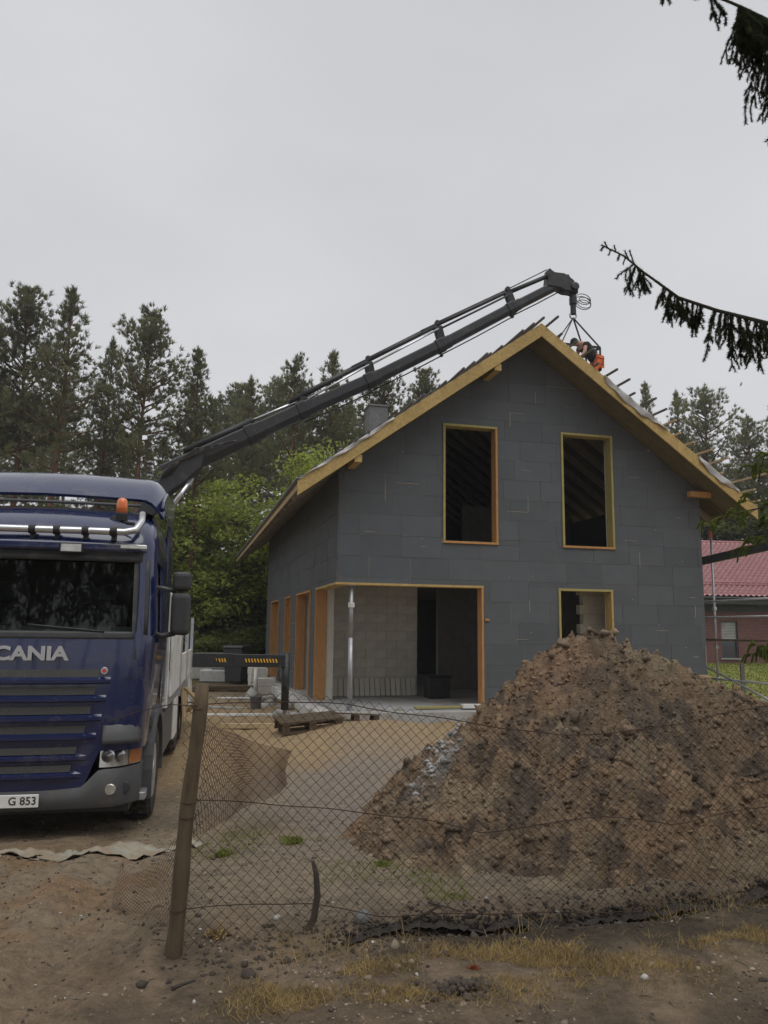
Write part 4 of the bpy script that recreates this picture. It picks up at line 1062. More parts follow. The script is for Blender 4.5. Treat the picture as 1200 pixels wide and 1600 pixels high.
text('wordmark', 'SCANIA', .178, (.115, fy(.0, 1.82) - .046, 1.815), M['chrome'], truck, 1.22, .012, 'CENTER', .007)
# griffin style badge: round shield with a red middle
bx, bz = .70, 1.655
MB().lathe([(.032, -.052), (.036, -.046), (.036, -.02)], (bx + .13, fy(.83, bz), bz), 'Y', 14).build('badge', M['chrome'], truck)
MB().lathe([(.019, -.056), (.021, -.05)], (bx + .13, fy(.83, bz), bz), 'Y', 12).build('badge_centre', M['red'], truck)
# bumper
mb = MB(); n = 48
prof = [(.36, .06), (.38, .01), (.46, -.03), (.60, -.03), (.66, .0)]
xsb = [-1.185 + 2.37 * j / (n - 1) for j in range(n)]
def by(x): 
    a = abs(x); return .02 + .09 * (a / 1.0) ** 2 + (0 if a < .90 else .30 * ((a - .90) / .29) ** 2.2)
for x in xsb:
    up = .57 + .16 * float(sstep(.66, .86, abs(x)))
    for k, (z, dy) in enumerate([(.36, .07), (.38, .0), (.44, -.035), (up - .06, -.04), (up, -.01), (up - .01, .12)]): mb.v.append((x, by(x) + dy, z))
mb.f = [(j * 6 + i, j * 6 + 6 + i, j * 6 + 7 + i, j * 6 + 1 + i) for j in range(n - 1) for i in range(5)]
bump = mb.build('bumper', M['grey_pl'], truck, True); solid(bump, .02, -1); bump.modifiers.new('e', 'EDGE_SPLIT').split_angle = R(40)
for s in (-1, 1):
    MB().box(s * 1.17 - .015, s * 1.17 + .015, .42, .80, .36, .72).build('bumper_end', M['grey_pl'], truck, bevel=.012)
    # headlamp cluster
    mb = MB(); k = 14
    for i in range(k):
        x = .835 + .345 * i / (k - 1); y = by(x) + .0
        zb, zt = .745 - .0 * i, .955 + .02 * (i / k)
        mb.v += [(s * x, y + .01, zb), (s * x, y + .03, zt), (s * x, y + .16, zt), (s * x, y + .16, zb)]
    mb.f = [(i * 4 + a, i * 4 + 4 + a, i * 4 + 4 + (a + 1) % 4, i * 4 + (a + 1) % 4) for i in range(k - 1) for a in range(4)] + [(0, 1, 2, 3), tuple(4 * (k - 1) + a for a in (3, 2, 1, 0))]
    hl = mb.build('headlamp', M['lens'], truck)
    for x in (.91, 1.0): MB().lathe([(.062, -.006), (.066, .03)], (s * x, by(x) + .008, .85), 'Y', 18).lathe([(.05, -.004), (.03, .0)], (s * x, by(x) + .0, .85), 'Y', 18).build('reflector', M['chrome'], hl, True)
    MB().prism([(s * 1.09, by(1.09) - .004, .755), (s * 1.18, by(1.18) - .01, .755), (s * 1.185, by(1.18) + .0, .955), (s * 1.09, by(1.09) + .012, .955)], (0, .05, 0)).build('indicator', M['amber'], hl)
    for x, m in ((.95, M['lens']), (1.07, M['dark_pl'])): MB().lathe([(.045, -.05), (.052, -.046), (.052, .02)], (s * x, by(x), .545), 'Y', 18).build('fog_lamp', m, truck)
    # dark corner fairing above the lamp, air vent and blue corner shoulder
    mb = MB(); k = 10; V = []
    for i in range(6):
        z = .965 + .20 * i / 5
        for j in range(k): x = .85 + .335 * j / (k - 1); V.append((s * x, min(fy(x, 1.0), by(x) + .05) - .065 + .07 * (i / 5) ** 2, z))
    mb.v = V; mb.f = [(i * k + j, i * k + j + 1, (i + 1) * k + j + 1, (i + 1) * k + j) for i in range(5) for j in range(k - 1)]
    solid(mb.build('lamp_fairing', M['grey_pl'], truck, True), .03)
    def corner(x0, x1, z0, z1, off, nm, m, sh=0, n=8):
        q = MB()
        for i in range(n):
            t_ = i / (n - 1); z = z0 + (z1 - z0) * t_
            for j in range(n): x = x0 + (x1 - x0) * j / (n - 1) + sh * t_; q.v.append((s * x, fy(x, z) - off, z))
        q.f = [(i * n + j, i * n + j + 1, (i + 1) * n + j + 1, (i + 1) * n + j) for i in range(n - 1) for j in range(n - 1)]
        return backed(q, n, .05).build(nm, m, truck)
    corner(1.075, 1.165, 1.22, 1.56, .012, 'air_vent', M['ink'], .012)
    corner(1.0, 1.19, 1.585, 1.63, .045, 'wing_edge', M['blue'])
    corner(1.04, 1.175, 1.16, 1.20, .03, 'wing_edge', M['blue'])
    corner(1.055, 1.212, 2.02, 2.80, .008, 'windscreen_pillar', M['dark_pl'], -.03)
    for q in range(5):
        z = 1.29 + q * .055; MB().beam((s * 1.08, fy(1.08, z) - .022, z), (s * 1.16, fy(1.16, z) - .020, z + .006), .02, .008).build('vent_louvre', M['dark_pl'], truck)
    MB().prism([(s * .90, fy(.9, 1.87) - .026, 1.72), (s * 1.12, fy(1.1, 1.87) - .03, 1.76), (s * 1.11, fy(1.1, 1.9) - .03, 1.88), (s * .93, fy(.9, 1.9) - .026, 1.86)], (0, .03, 0)).build('wing_inlet', M['dark_pl'], truck, bevel=.01)
    # mirrors
    mr = MB().box(s * 1.50 - .10, s * 1.50 + .10, .42, .60, 2.00, 2.44).build('mirror', M['dark_pl'], truck, bevel=.05, seg=3)
    MB().box(s * 1.50 - .095, s * 1.50 + .095, .43, .60, 2.46, 2.66).build('wide_mirror', M['dark_pl'], mr, bevel=.045, seg=3)
    MB().tube([(s * 1.19, .60, 2.50), (s * 1.30, .56, 2.49), (s * 1.44, .55, 2.455)], .022, 8).build('mirror_arm', M['grey_pl'], mr, True)
    MB().tube([(s * 1.21, .52, 2.02), (s * 1.32, .50, 1.99), (s * 1.45, .52, 2.02)], .028, 8).build('mirror_arm', M['dark_pl'], mr, True)
    # steps, wheel arch, wheel
    MB().box(s * 1.19 - .05, s * 1.19 + .05, .46, .72, .36, .44).build('step', M['steel'], truck, bevel=.01)
    arc = []
    for a in np.linspace(-.25, math.pi + .15, 18): arc.append((s * 1.215, 1.42 - .64 * math.cos(a), .50 + .62 * math.sin(a)))
    mb = MB()
    for (x, y, z) in arc:
        dy, dz = y - 1.42, z - .5; l = math.hypot(dy, dz)
        mb.v += [(s * 1.275, y, z), (s * 1.275, y + dy / l * .09, z + dz / l * .09), (s * .85, y + dy / l * .05, z + dz / l * .05), (s * .85, y, z)]
    mb.f = [(i * 4 + a, i * 4 + 4 + a, i * 4 + 4 + (a + 1) % 4, i * 4 + (a + 1) % 4) for i in range(17) for a in range(4)] + [(0, 1, 2, 3), (71, 70, 69, 68)]
    mb.build('wheel_arch', M['grey_pl'], truck)
    def wheel(y, x0, x1):
        w = empty('wheel', parent=truck); xm = (x0 + x1) / 2; h = (x1 - x0) / 2; c = (s * xm, y, .5)
        MB().lathe([(.30, -h * .9), (.46, -h), (.50, -h * .75), (.50, h * .75), (.46, h), (.30, h * .9)], c, 'X', 28).build('tyre', M['rubber'], w)
        MB().lathe([(.12, s * h * .95), (.14, s * h * .6), (.27, s * h * .45), (.29, s * h * .92)][::1], c, 'X', 20).build('rim', M['steel'], w)
        mbt = MB()
        for q in range(28):
            a = 2 * math.pi * q / 28; mbt.box(s * xm - h * .7, s * xm + h * .7, y + .495 * math.cos(a) - .025, y + .495 * math.cos(a) + .025, .5 + .495 * math.sin(a) - .012, .5 + .495 * math.sin(a) + .012)
        mbt.build('tread', M['rubber'], w)
    wheel(1.42, .93, 1.25); wheel(6.2, .62, 1.20); wheel(7.55, .62, 1.20)
    # door, sill, side fairing behind the cab
    MB().box(s * 1.243 - .008, s * 1.243 + .008, 1.60, 1.605, 1.05, 2.85).build('door_gap', M['ink'], truck)
    MB().box(s * 1.25 - .012, s * 1.25 + .012, 1.40, 1.56, 1.86, 1.90).build('door_handle', M['dark_pl'], truck, bevel=.006)
    MB().box(s * 1.20 - .04, s * 1.20 + .04, .76, 2.16, 1.02, 1.16).build('sill', M['dark_pl'], truck, bevel=.015)
    MB().prism([(s * 1.19, 2.16, 1.15), (s * 1.19, 2.62, 1.15), (s * 1.19, 2.70, 3.70), (s * 1.19, 2.05, 3.70), (s * 1.19, 2.10, 3.2)], (s * .045, 0, 0)).build('side_fairing', M['blue'], truck, bevel=.015, seg=2)
# grab handle on the right door post, wipers
for a, b in (((.80, 2.03), (.10, 2.09)), ((-.15, 2.03), (-.85, 2.09))):
    MB().tube([(x, fy(x, z) - .03, z) for x, z in [(a[0] + (b[0] - a[0]) * t, a[1] + (b[1] - a[1]) * t) for t in np.linspace(0, 1, 8)]], .011, 6).build('wiper', M['ink'], truck, True)
# plate
MB().box(-.20, .34, -.062, -.042, .425, .54).build('number_plate', M['plate'], truck, bevel=.004)
text('plate_number', 'G 853', .098, (.325, -.0635, .4825), M['ink'], truck, 1.0, .0012, 'RIGHT', .001)
# roof light bar: a silver pipe on clamps
zb, yb = 3.03, .20
bar = MB().tube([(-1.02, .52, 3.28), (-1.08, .40, 3.20), (-1.05, .27, 3.09), (-.95, yb, zb)] + [(x, yb - .02, zb) for x in (-.6, 0, .6)] + [(.92, yb, zb), (1.02, .25, 3.06), (1.07, .36, 3.16), (1.06, .48, 3.26)], .036, 12).build('light_bar', M['chrome'], truck, True)
for x in (-.9, -.36, .05, .28, .55, .82):
    MB().lathe([(.042, -.035), (.046, -.03), (.046, .03), (.042, .035)], (x, yb - .012, zb), 'X', 12).box(x - .02, x + .02, yb - .01, yb + .22, zb - .09, zb - .03).build('clamp', M['ink'], bar)
for s in (-1,  1):
    MB().box(s * .44 - .115, s * .44 + .115, fy(.44, 2.87) - .155, fy(.44, 2.87) - .05, 2.795, 2.90).build('spot_lamp', M['ink'], truck, bevel=.012)
    MB().box(s * .44 - .095, s * .44 + .095, fy(.44, 2.87) - .160, fy(.44, 2.87) - .150, 2.812, 2.885).build('spot_lamp_lens', M['lens'], truck)
bc = MB().lathe([(.06, 0), (.062, .07), (.057, .08)], (.86, .40, 3.17), 'Z', 18).tube([(1.0, .30, 3.13), (.93, .34, 3.14), (.86, .40, 3.17)], .018, 6).build('beacon', M['ink'], truck)
MB().lathe([(.056, .08), (.058, .15), (.052, .21), (.034, .235), (.012, .242)], (.86, .40, 3.17), 'Z', 18).build('beacon_lens', M['orange'], bc, True)
MB().lathe([(.10, -.02), (.11, .0), (.11, .02), (.07, .05)], (.80, .62, 3.16), 'Y', 14).build('roof_horn', M['ink'], truck, True)
# roof deflector wing, standing clear of the roof
n, k = 37, 12; mb = MB(); V = []
for i in range(n):
    x = -1.24 + 2.48 * i / (n - 1); a = abs(x) / 1.24; e = max(0, (a - .80) / .20)
    drop = .20 * e ** 2.2
    for j in range(k):
        t = j / (k - 1); y = .88 + .14 * a ** 2 + t * (2.55 - .88); z = 3.49 + .02 * (1 - a) + .35 * (1 - (1 - min(1, t / .42)) ** 1.7) - drop * (1 - .35 * t)
        V.append((x, y, z))
mb.v = V; mb.f = [(i * k + j, (i + 1) * k + j, (i + 1) * k + j + 1, i * k + j + 1) for i in range(n - 1) for j in range(k - 1)]
df = mb.build('roof_deflector', M['blue'], truck, True); solid(df, .035, -1); df.modifiers.new('e', 'EDGE_SPLIT').split_angle = R(50)
solid_ = MB().box(-1.235, 1.235, 2.45, 2.54, 3.3, 3.72)
for s in (-1, 1):
    MB().prism([(s * 1.20, .98, 3.40), (s * 1.20, 2.5, 3.30), (s * 1.20, 2.55, 3.72), (s * 1.20, 1.5, 3.66), (s * 1.20, 1.06, 3.50)], (s * .04, 0, 0)).build('deflector_cheek', M['blue'], truck, bevel=.02, seg=2)
    MB().tube([(s * .72, 1.1, 3.28), (s * .74, 1.2, 3.63)], .02, 6).build('deflector_stay', M['dark_pl'], truck)
MB().tube([(x, 1.02 - .12 + .10 * (x / 1.1) ** 2, 3.42 + .0 * x) for x in np.linspace(-1.0, .98, 14)], .018, 8).build('wind_lip', M['grey_pl'], truck, True)
# chassis, body, load
MB().box(-.45, -.33, .6, 11.2, .62, .88).box(.33, .45, .6, 11.2, .62, .88).box(-.6, .6, .5, 1.9, .55, .95).build('chassis', M['black'], truck)
MB().box(-1.1, 1.1, .30, 2.4, .30, .60).build('underbody_shade_box', M['black'], truck)  # full-width black box, added to darken the ground under the cab
MB().box(-1.24, 1.24, 3.05, 9.2, 1.02, 1.20).build('bed', M['steel'], truck, bevel=.01)
MB().box(-1.24, 1.24, 2.98, 3.05, 1.02, 2.55).build('headboard', M['white'], truck, bevel=.01)
for i in range(3):
    for s in (-1, 1): MB().box(s * 1.262 - .016, s * 1.262 + .016, 3.08 + i * 2.02, 5.06 + i * 2.02, 1.16, 1.98 if i == 0 else 1.66).build('side_board', M['white'], truck, bevel=.008)
    for s in (-1, 1): MB().box(s * 1.27 - .03, s * 1.27 + .03, 5.06 + i * 2.02, 5.10 + i * 2.02, 1.02, 2.3).build('stake', M['steel'], truck)
MB().box(.85, 1.22, 2.5, 4.6, .42, .98).build('side_guard', M['grey_pl'], truck, bevel=.02)
MB().box(1.18, 1.24, 4.7, 5.6, .40, 1.0).build('tool_locker', M['white'], truck, bevel=.01)
MB().box(-1.22, -.85, 2.5, 4.6, .42, .98).build('fuel_tank', M['steel'], truck, bevel=.08, seg=3)
for i, (y0, y1, z0, z1, x) in enumerate([(7.0, 9.3, .42, 1.12, 1.31), (8.6, 9.9, .55, 1.5, 1.33)]):
    MB().prism([(x - .05, y0, z0), (x - .05, y1, z0), (x - .12, y1, z1), (x - .12, y0, z1)], (.03, 0, 0)).build('plywood_panel', M['wood_lt'] if i == 0 else M['white'], truck)
MB().beam((1.25, 7.4, 1.0), (1.5, 7.7, .72), .07, .05).beam((1.5, 7.7, .72), (1.3, 8.0, .5), .07, .05).build('loose_batten', M['wood_lt'], truck)
MB().box(-1.15, 1.15, 9.35, 11.2, .9, 1.05).build('rear_deck', M['black'], truck)
# ------------------------------------------------------------------ loader crane on the tail of the truck
def tl(u, z, v=.1): return TL(HW(u, v, z))
kb = tl(-4.45, 5.05)
crane = MB().lathe([(.55, .9), (.55, 1.3), (.34, 1.5), (.30, 3.2), (.26, 4.2)], (kb.x - .15, kb.y, 0), 'Z', 16).build('loader_crane', M['boom'], truck, True)
def section(p, q, w, h, name, m, cut=.2):
    """hexagonal box section"""
    p, q = Vector(p), Vector(q); d = (q - p).normalized(); x = d.cross(Vector((0, 0, 1))).normalized(); y = x.cross(d)
    prof = [(-.5, -.18), (-.24, -.5), (.24, -.5), (.5, -.18), (.5, .42), (.42, .5), (-.42, .5), (-.5, .42)]
    mb = MB(); k = len(prof)
    for c in (p, q): mb.v += [tuple(c + x * (a * w) + y * (b * h)) for a, b in prof]
    mb.f = [tuple(range(k)), tuple(range(2 * k - 1, k - 1, -1))] + [(i, k + i, k + (i + 1) % k, (i + 1) % k) for i in range(k)]
    return mb.build(name, m, crane, bevel=.008), d, x, y
MB().prism([tl(-4.25, 4.80, -.18), tl(-3.98, 5.48, -.18), tl(-3.45, 5.90, -.18), tl(-3.05, 6.02, -.18), tl(-3.15, 5.60, -.18), tl(-3.85, 4.95, -.18)], tl(0, 0, .38) - tl(0, 0, -.18)).build('elbow', M['boom'], crane, bevel=.03)
# column arm hidden behind the cab, leading up to the elbow
MB().beam(Vector((kb.x - .15, kb.y, 4.0)), tl(-4.05, 5.0), .32, .36).build('lift_arm', M['boom'], crane, bevel=.02)
BP = [(-3.95, 5.46), (-2.67, 6.17), (-2.03, 6.52), (-.86, 7.185), (.75, 8.05), (2.54, 9.12), (4.45, 10.32), (5.86, 11.18)]
secs = [(0, 2, .34, .40), (1, 3, .31, .36), (3, 4, .29, .325), (4, 5, .265, .295), (5, 6, .24, .27), (6, 7, .215, .245)]
for a, b, w, h in secs:
    o, d, x, y = section(tl(*BP[a]), Vector(tl(*BP[b])) + .25 * (tl(*BP[b]) - tl(*BP[a])).normalized(), w, h, 'boom_section', M['boom'])
    # wear collar at the end of the section
    q = tl(*BP[b]); c = (tl(*BP[b]) - tl(*BP[a])).normalized()
    section(q - c * .16 + y * .0, q + c * .06, w + .045, h + .045, 'boom_collar', M['black'])
# brackets carrying the extension cylinders
BT = [(-.87, 7.50), (.67, 8.50), (2.43, 9.60), (4.33, 10.72)]
for i, (u, z) in enumerate(BT):
    base = tl(*BP[3 + i]); top = tl(u, z)
    MB().beam(base + Vector((0, 0, .1)), top, .13, .22, (1, 0, 0)).build('cylinder_bracket', M['black'], crane, bevel=.015)
    for s in (-.10, .12):
        MB().lathe([(.055, -.05), (.07, -.04), (.07, .04), (.055, .05)], top + Vector((0, 0, s * .8)), 'Y', 10).build('bracket_pin', M['black'], crane)
def along(i, j, t, lift, v=.1):
    a, b = BT[i], BT[j]; return tl(a[0] + (b[0] - a[0]) * t, a[1] + (b[1] - a[1]) * t + lift, v)
start = tl(-2.9, 6.42)
MB().tube([tl(-3.55, 6.0), tl(-2.05, 6.84)], .075, 10).build('extension_cylinder', M['black'], crane, True)
MB().tube([tl(-2.05, 6.84), tl(-.87, 7.46)], .03, 8).build('cylinder_rod', M['rod'], crane, True)
for i, (rx, m) in enumerate(((.42, 0), (.5, 0), (.45, 0))):
    MB().tube([along(i, i + 1, -.22, .06), along(i, i + 1, .98, .03)], .062 - .006 * i, 10).build('extension_cylinder', M['black'], crane, True)
    MB().tube([along(i, i + 1, 0.05, -.12, -.02), along(i, i + 1, 1.0, -.10, -.02)], .026, 8).build('cylinder_rod', M['rod'] if i < 2 else M['black'], crane, True)
    MB().tube([along(i, i + 1, 0.0, .14, .2), along(i, i + 1, 1.0, .12, .2)], .016, 6).build('hydraulic_hose', M['rubber'], crane, True)
MB().tube([along(3, 3, 0, .0), tl(5.65, 11.42)], .06, 10).build('extension_cylinder', M['black'], crane, True)
MB().tube([along(3, 3, 0, .12, .2), tl(5.5, 11.55, .2)], .014, 6).build('hydraulic_hose', M['rubber'], crane, True)
for i, (a, b) in enumerate(((3, 4), (4, 5), (5, 6), (6, 7))):
    p, q = tl(*BP[a]), tl(*BP[b]); dz = Vector((.0, 0, -.30 + .03 * i))
    MB().tube([p + dz, (p + q) / 2 + dz * 1.06, q + dz], .016, 6).build('hydraulic_hose', M['rubber'], crane, True)
    MB().lathe([(.02, -.05), (.045, -.03), (.045, .03), (.02, .05)], q + dz * .95, 'Y', 8).build('hose_guide', M['black'], crane)
# base hoses bundled over the elbow
for i in range(5):
    MB().tube([tl(-4.0 + .05 * i, 5.30 + .03 * i, -.22), tl(-3.8 + .05 * i, 5.62 + .03 * i, -.24), tl(-3.3, 5.88 + .035 * i, -.22), tl(-2.8 + .1 * i, 6.16 + .03 * i, -.16)], .020, 6).build('hydraulic_hose', M['rubber'], crane, True)
MB().tube([TL(at(270, 790, 17.0)), TL(at(300, 748, 17.3))], .055, 10).build('lift_cylinder_rod', M['rod'], crane, True)
# head of the boom with sheave, rotator and hook
tip = tl(5.86, 11.18)
hd = MB().prism([tl(5.40, 11.0, -.04), tl(5.46, 11.50, -.04), tl(5.60, 11.40, -.04), tl(5.9, 11.40, -.04), tl(6.14, 11.26, -.04), tl(6.28, 11.08, -.04), tl(6.27, 10.88, -.04), tl(6.10, 10.92, -.04), tl(5.92, 10.92, -.04), tl(5.76, 10.98, -.04)], tl(0, 0, .26) - tl(0, 0, -.06)).build('boom_head', M['black'], crane, bevel=.02)
MB().lathe([(.08, -.2), (.11, -.18), (.11, .18), (.08, .2)], tl(6.18, 11.06), 'Y', 14).build('head_pin', M['boom'], crane)
MB().lathe([(.05, 10.35), (.075, 10.36), (.075, 10.62), (.10, 10.63), (.10, 10.80), (.06, 10.98)], tl(6.18, 0) - Vector((0, 0, tl(6.18, 0).z)) , 'Z', 12).build('rotator', M['black'], crane)
hk = tl(6.17, 10.28)
MB().tube([hk + Vector((.09 * math.sin(a), 0, .03 + .09 * math.cos(a))) for a in np.linspace(.2, 5.4, 16)], .022, 7).build('hook', M['steel'], crane, True)
for i in range(4):
    cc = tl(6.52, 10.78) + Vector((0, .04 * i, .03 * i))
    MB().tube([cc + Vector(((.20 + .03 * i) * math.cos(a) * .8, .05 * math.sin(a), (.10 + .035 * i) * math.sin(a) - (.12 if i % 2 else 0))) for a in np.linspace(0, 6.283, 20)], .011, 5, False).build('hose_loop', M['rubber'], crane, True)
# outrigger
og = TL((-4.4, 17.55, 0)); lg = TL(at(446, 1030, 17.5))
zB = at(380, 1032, 17.5).z - TZ
p0 = TL(at(290, 1034, 17.55)); p1 = TL(at(447, 1030, 17.5)); p0.z = p1.z = zB
ot = MB().beam(p0, p1, .20, .27).build('outrigger', M['black'], truck, bevel=.01)
pm = p0.lerp(p1, .48); MB().beam(p0 - Vector((.6, 0, 0)), pm, .24, .30).build('outrigger_housing', M['black'], ot, bevel=.01)
for a0, a1 in ((.12, .42), (.60, .93)):
    m2 = MB()
    for q in range(11):
        t0 = a0 + (a1 - a0) * q / 11; c = p0.lerp(p1, t0); y = c.y - (.150 if a0 < .5 else .130); w = (a1 - a0) * (p1.x - p0.x) / 11
        m2.poly([(c.x, y, c.z - .035), (c.x + w * .45, y, c.z - .035), (c.x + w * .05, y, c.z + .045), (c.x - w * .4, y, c.z + .045)])
    m2.build('hazard_stripes', M['yellow'], ot)
gx_, gy_ = at(446, 1100, 17.5).x, 17.5; gz = gh(gx_, gy_)
fz = gz - TZ
leg = MB().tube([(p1.x, p1.y, zB + .18), (p1.x, p1.y, fz + .34)], .085, 12).build('outrigger_leg', M['black'], ot, True)
MB().tube([(p1.x, p1.y, fz + .36), (p1.x, p1.y, fz + .06)], .05, 10).lathe([(.16, fz + .005), (.16, fz + .05), (.06, fz + .08)], (p1.x, p1.y, 0), 'Z', 16).build('outrigger_foot', M['rod'], ot)
MB().tube([(p1.x - .10, p1.y - .06, zB + .1), (p1.x - .15, p1.y - .08, zB - .25), (p1.x - .12, p1.y - .06, zB - .45), (p1.x - .07, p1.y, zB - .3)], .012, 5).build('outrigger_hose', M['rubber'], ot, True)

# ------------------------------------------------------------------ sling and cradle hanging from the hook
cr_ = empty('lifting_cradle', HW(6.3, .1, 9.0), YAW)
def cl(u, v, z): return Vector((u - 6.3, v - .1, z - 9.0))
H0 = cl(6.17, .1, 10.25)
cs = [cl(5.70, -.12, 9.42), cl(6.80, -.12, 9.42), cl(6.80, .62, 9.42), cl(5.70, .62, 9.42)]
for c in cs: MB().beam(H0, c, .022, .045, (0, 1, 0)).build('sling', M['sling'], cr_)
for i in range(4): MB().beam(cs[i], cs[(i + 1) % 4], .05, .05).build('rail', M['black'], cr_)
for c in cs: MB().beam(c, c - Vector((0, 0, .62)), .04, .04).build('upright', M['black'], cr_)
for i in range(4): MB().beam(cs[i] - Vector((0, 0, .60)), cs[(i + 1) % 4] - Vector((0, 0, .60)), .05, .05).build('rail', M['black'], cr_)
tag(cr_, 'dark lifting cradle hung on grey slings from the crane hook', 'cradle')

# ------------------------------------------------------------------ roofer
who = empty('person', HW(6.66, -.12, 8.34), YAW)
tag(who, 'person in black top and cap and orange trousers bending over the roof verge', 'person')
def skin(name, nodes, edges, m, parent, sub=2):
    me = bpy.data.meshes.new(name); me.from_pydata([n[0] for n in nodes], edges, []); o = bpy.data.objects.new(name, me); col.objects.link(o); o.parent = parent
    s = o.modifiers.new('skin', 'SKIN'); s.use_smooth_shade = True
    for i, n in enumerate(nodes):
        r = n[1]; me.skin_vertices[0].data[i].radius = r if isinstance(r, tuple) else (r, r); me.skin_vertices[0].data[i].use_root = (i == 0)
    o.modifiers.new('sub', 'SUBSURF').levels = sub; o.modifiers['sub'].render_levels = sub
    me.materials.append(m); return o
# local frame: x up/down the slope line (house u), y depth (house v), z up; hips at (-.10,0,.78)
hip = (-.08, 0, .80)
body = [((-.02, 0, .74), (.13, .15)), ((-.12, 0, .90), (.12, .14)), ((-.27, 0, 1.04), (.125, .17)), ((-.40, 0, 1.11), (.10, .16)), ((-.50, 0, 1.14), (.055, .06)),
        ((-.57, -.01, 1.14), (.09, .085)), ((-.63, -.01, 1.07), (.085, .075)),
        ((-.37, -.17, 1.07), .06), ((-.42, -.22, .84), .046), ((-.55, -.20, .66), .036), ((-.60, -.19, .60), .035),
        ((-.37, .17, 1.07), .06), ((-.41, .23, .84), .046), ((-.56, .20, .66), .036), ((-.61, .19, .60), .035),
        ((.04, -.10, .66), .095), ((-.12, -.12, .38), .07), ((.10, -.12, .06), .05), ((.02, -.13, .02), .045), ((-.09, -.13, .02), .035),
        ((.06, .10, .66), .095), ((.05, .13, .36), .07), ((.22, .13, -.04), .05), ((.14, .14, -.07), .045), ((.03, .14, -.06), .035)]
be = [(0, 1), (1, 2), (2, 3), (3, 4), (4, 5), (5, 6), (3, 7), (7, 8), (8, 9), (9, 10), (3, 11), (11, 12), (12, 13), (13, 14), (0, 15), (15, 16), (16, 17), (17, 18), (18, 19), (0, 20), (20, 21), (21, 22), (22, 23), (23, 24)]
skin('body', body, be, M['skin'], who)
g = 1.14
sh = [((.02, 0, .68), (.155, .175))] + [body[i] for i in (1, 2, 3, 7, 11)]; sh = [(p, tuple(a * g for a in (r if isinstance(r, tuple) else (r, r)))) for p, r in sh]
sh += [((-.40, -.20, .95), .062), ((-.395, .205, .95), .062)]
skin('shirt', sh, [(0, 1), (1, 2), (2, 3), (3, 4), (3, 5), (4, 6), (5, 7)], M['shirt'], who)
tr = [((.0, 0, .66), (.15, .165))] + [(body[i][0], body[i][1] * 1.2) for i in (15, 16, 17)] + [(body[i][0], body[i][1] * 1.2) for i in (20, 21, 22)]
skin('trousers', tr, [(0, 1), (1, 2), (2, 3), (0, 4), (4, 5), (5, 6)], M['hiviz'], who)
for a, b in ((17, 19), (22, 24)):
    p, q = Vector(body[a][0]), Vector(body[b][0]); skin('boot', [(tuple(p), .06), (tuple(p.lerp(q, .5)), .062), (tuple(q), .045)], [(0, 1), (1, 2)], M['dark_pl'], who)
capo = MB().lathe([(.012, .135), (.06, .125), (.095, .08), (.108, .02), (.108, .0)][::-1], (0, 0, 0), 'Z', 16).build('cap', M['shirt'], who, True)
capo.location = (-.58, -.01, 1.13); capo.rotation_euler = (0, R(-35), 0)
for sy in (-1, 1):      # fingers gripping a batten
    yb_ = -.19 if sy < 0 else .19
    for f in range(4): skin('finger', [((-.61, yb_ - .03 + f * .02, .58), .010), ((-.64, yb_ - .03 + f * .02, .55), .009), ((-.635, yb_ - .03 + f * .02, .51 + .004 * abs(f - 1.5)), .008)], [(0, 1), (1, 2)], M['skin'], who, 1)
    skin('thumb', [((-.60, yb_ + .03 * -sy, .59), .011), ((-.60, yb_ + .055 * -sy, .56), .010), ((-.615, yb_ + .05 * -sy, .53), .009)], [(0, 1), (1, 2)], M['skin'], who, 1)
# ================================================================== NEIGHBOUR HOUSE
NH = empty('brick_house', at(1150, 1040, 42.0), R(6)); NH.location.z = gh(NH.location.x, NH.location.y) - .02
tag(NH, 'single storey brick house with a red tiled hipped roof beyond the lawn', 'house')
nb_ = NH.location
EZ, RZ2 = 3.42, 7.0        # eaves and ridge over its ground
wm = MB()
for p in wall_cells(-9, 7.5, 0, EZ - .05, [(-.72, .20, .30, 2.22)], []): wm.prism([(s, 0, t) for s, t in p], (0, .3, 0))
wm.box(7.2, 7.5, .3, 8, 0, EZ - .05)
wm.build('brick_wall', M['brick'], NH)
wn_ = MB().box(-.72, .20, .16, .20, .30, 2.22).build('window', M['pane'], NH)
MB().box(-.72, -.66, .08, .16, .30, 2.22).box(.14, .20, .08, .16, .30, 2.22).box(-.66, .14, .08, .16, 2.16, 2.22).box(-.66, .14, .08, .16, .30, .36).build('frame', M['grey_pl'], wn_)
for i in range(11): MB().box(-.66, .14, .10, .13, 1.28 + i * .08, 1.345 + i * .08).build('shutter_slat', M['concrete'], wn_)
MB().box(-.80, .28, -.06, .1, .24, .30).build('sill', M['concrete'], wn_)
MB().box(-9.4, 8.2, -.62, .0, EZ - .32, EZ - .24).box(-9.4, 8.2, -.66, -.62, EZ - .34, EZ + .02).build('eaves_board', M['dark_pl'], NH)
MB().box(-9.4, 7.5, -.02, .0, EZ - .72, EZ - .36).build('fascia_cladding', M['dark_pl'], NH)
MB().tube([(-9.4, -.72, EZ - .02), (8.2, -.72, EZ - .02)], .07, 8).build('gutter', M['dark_pl'], NH)
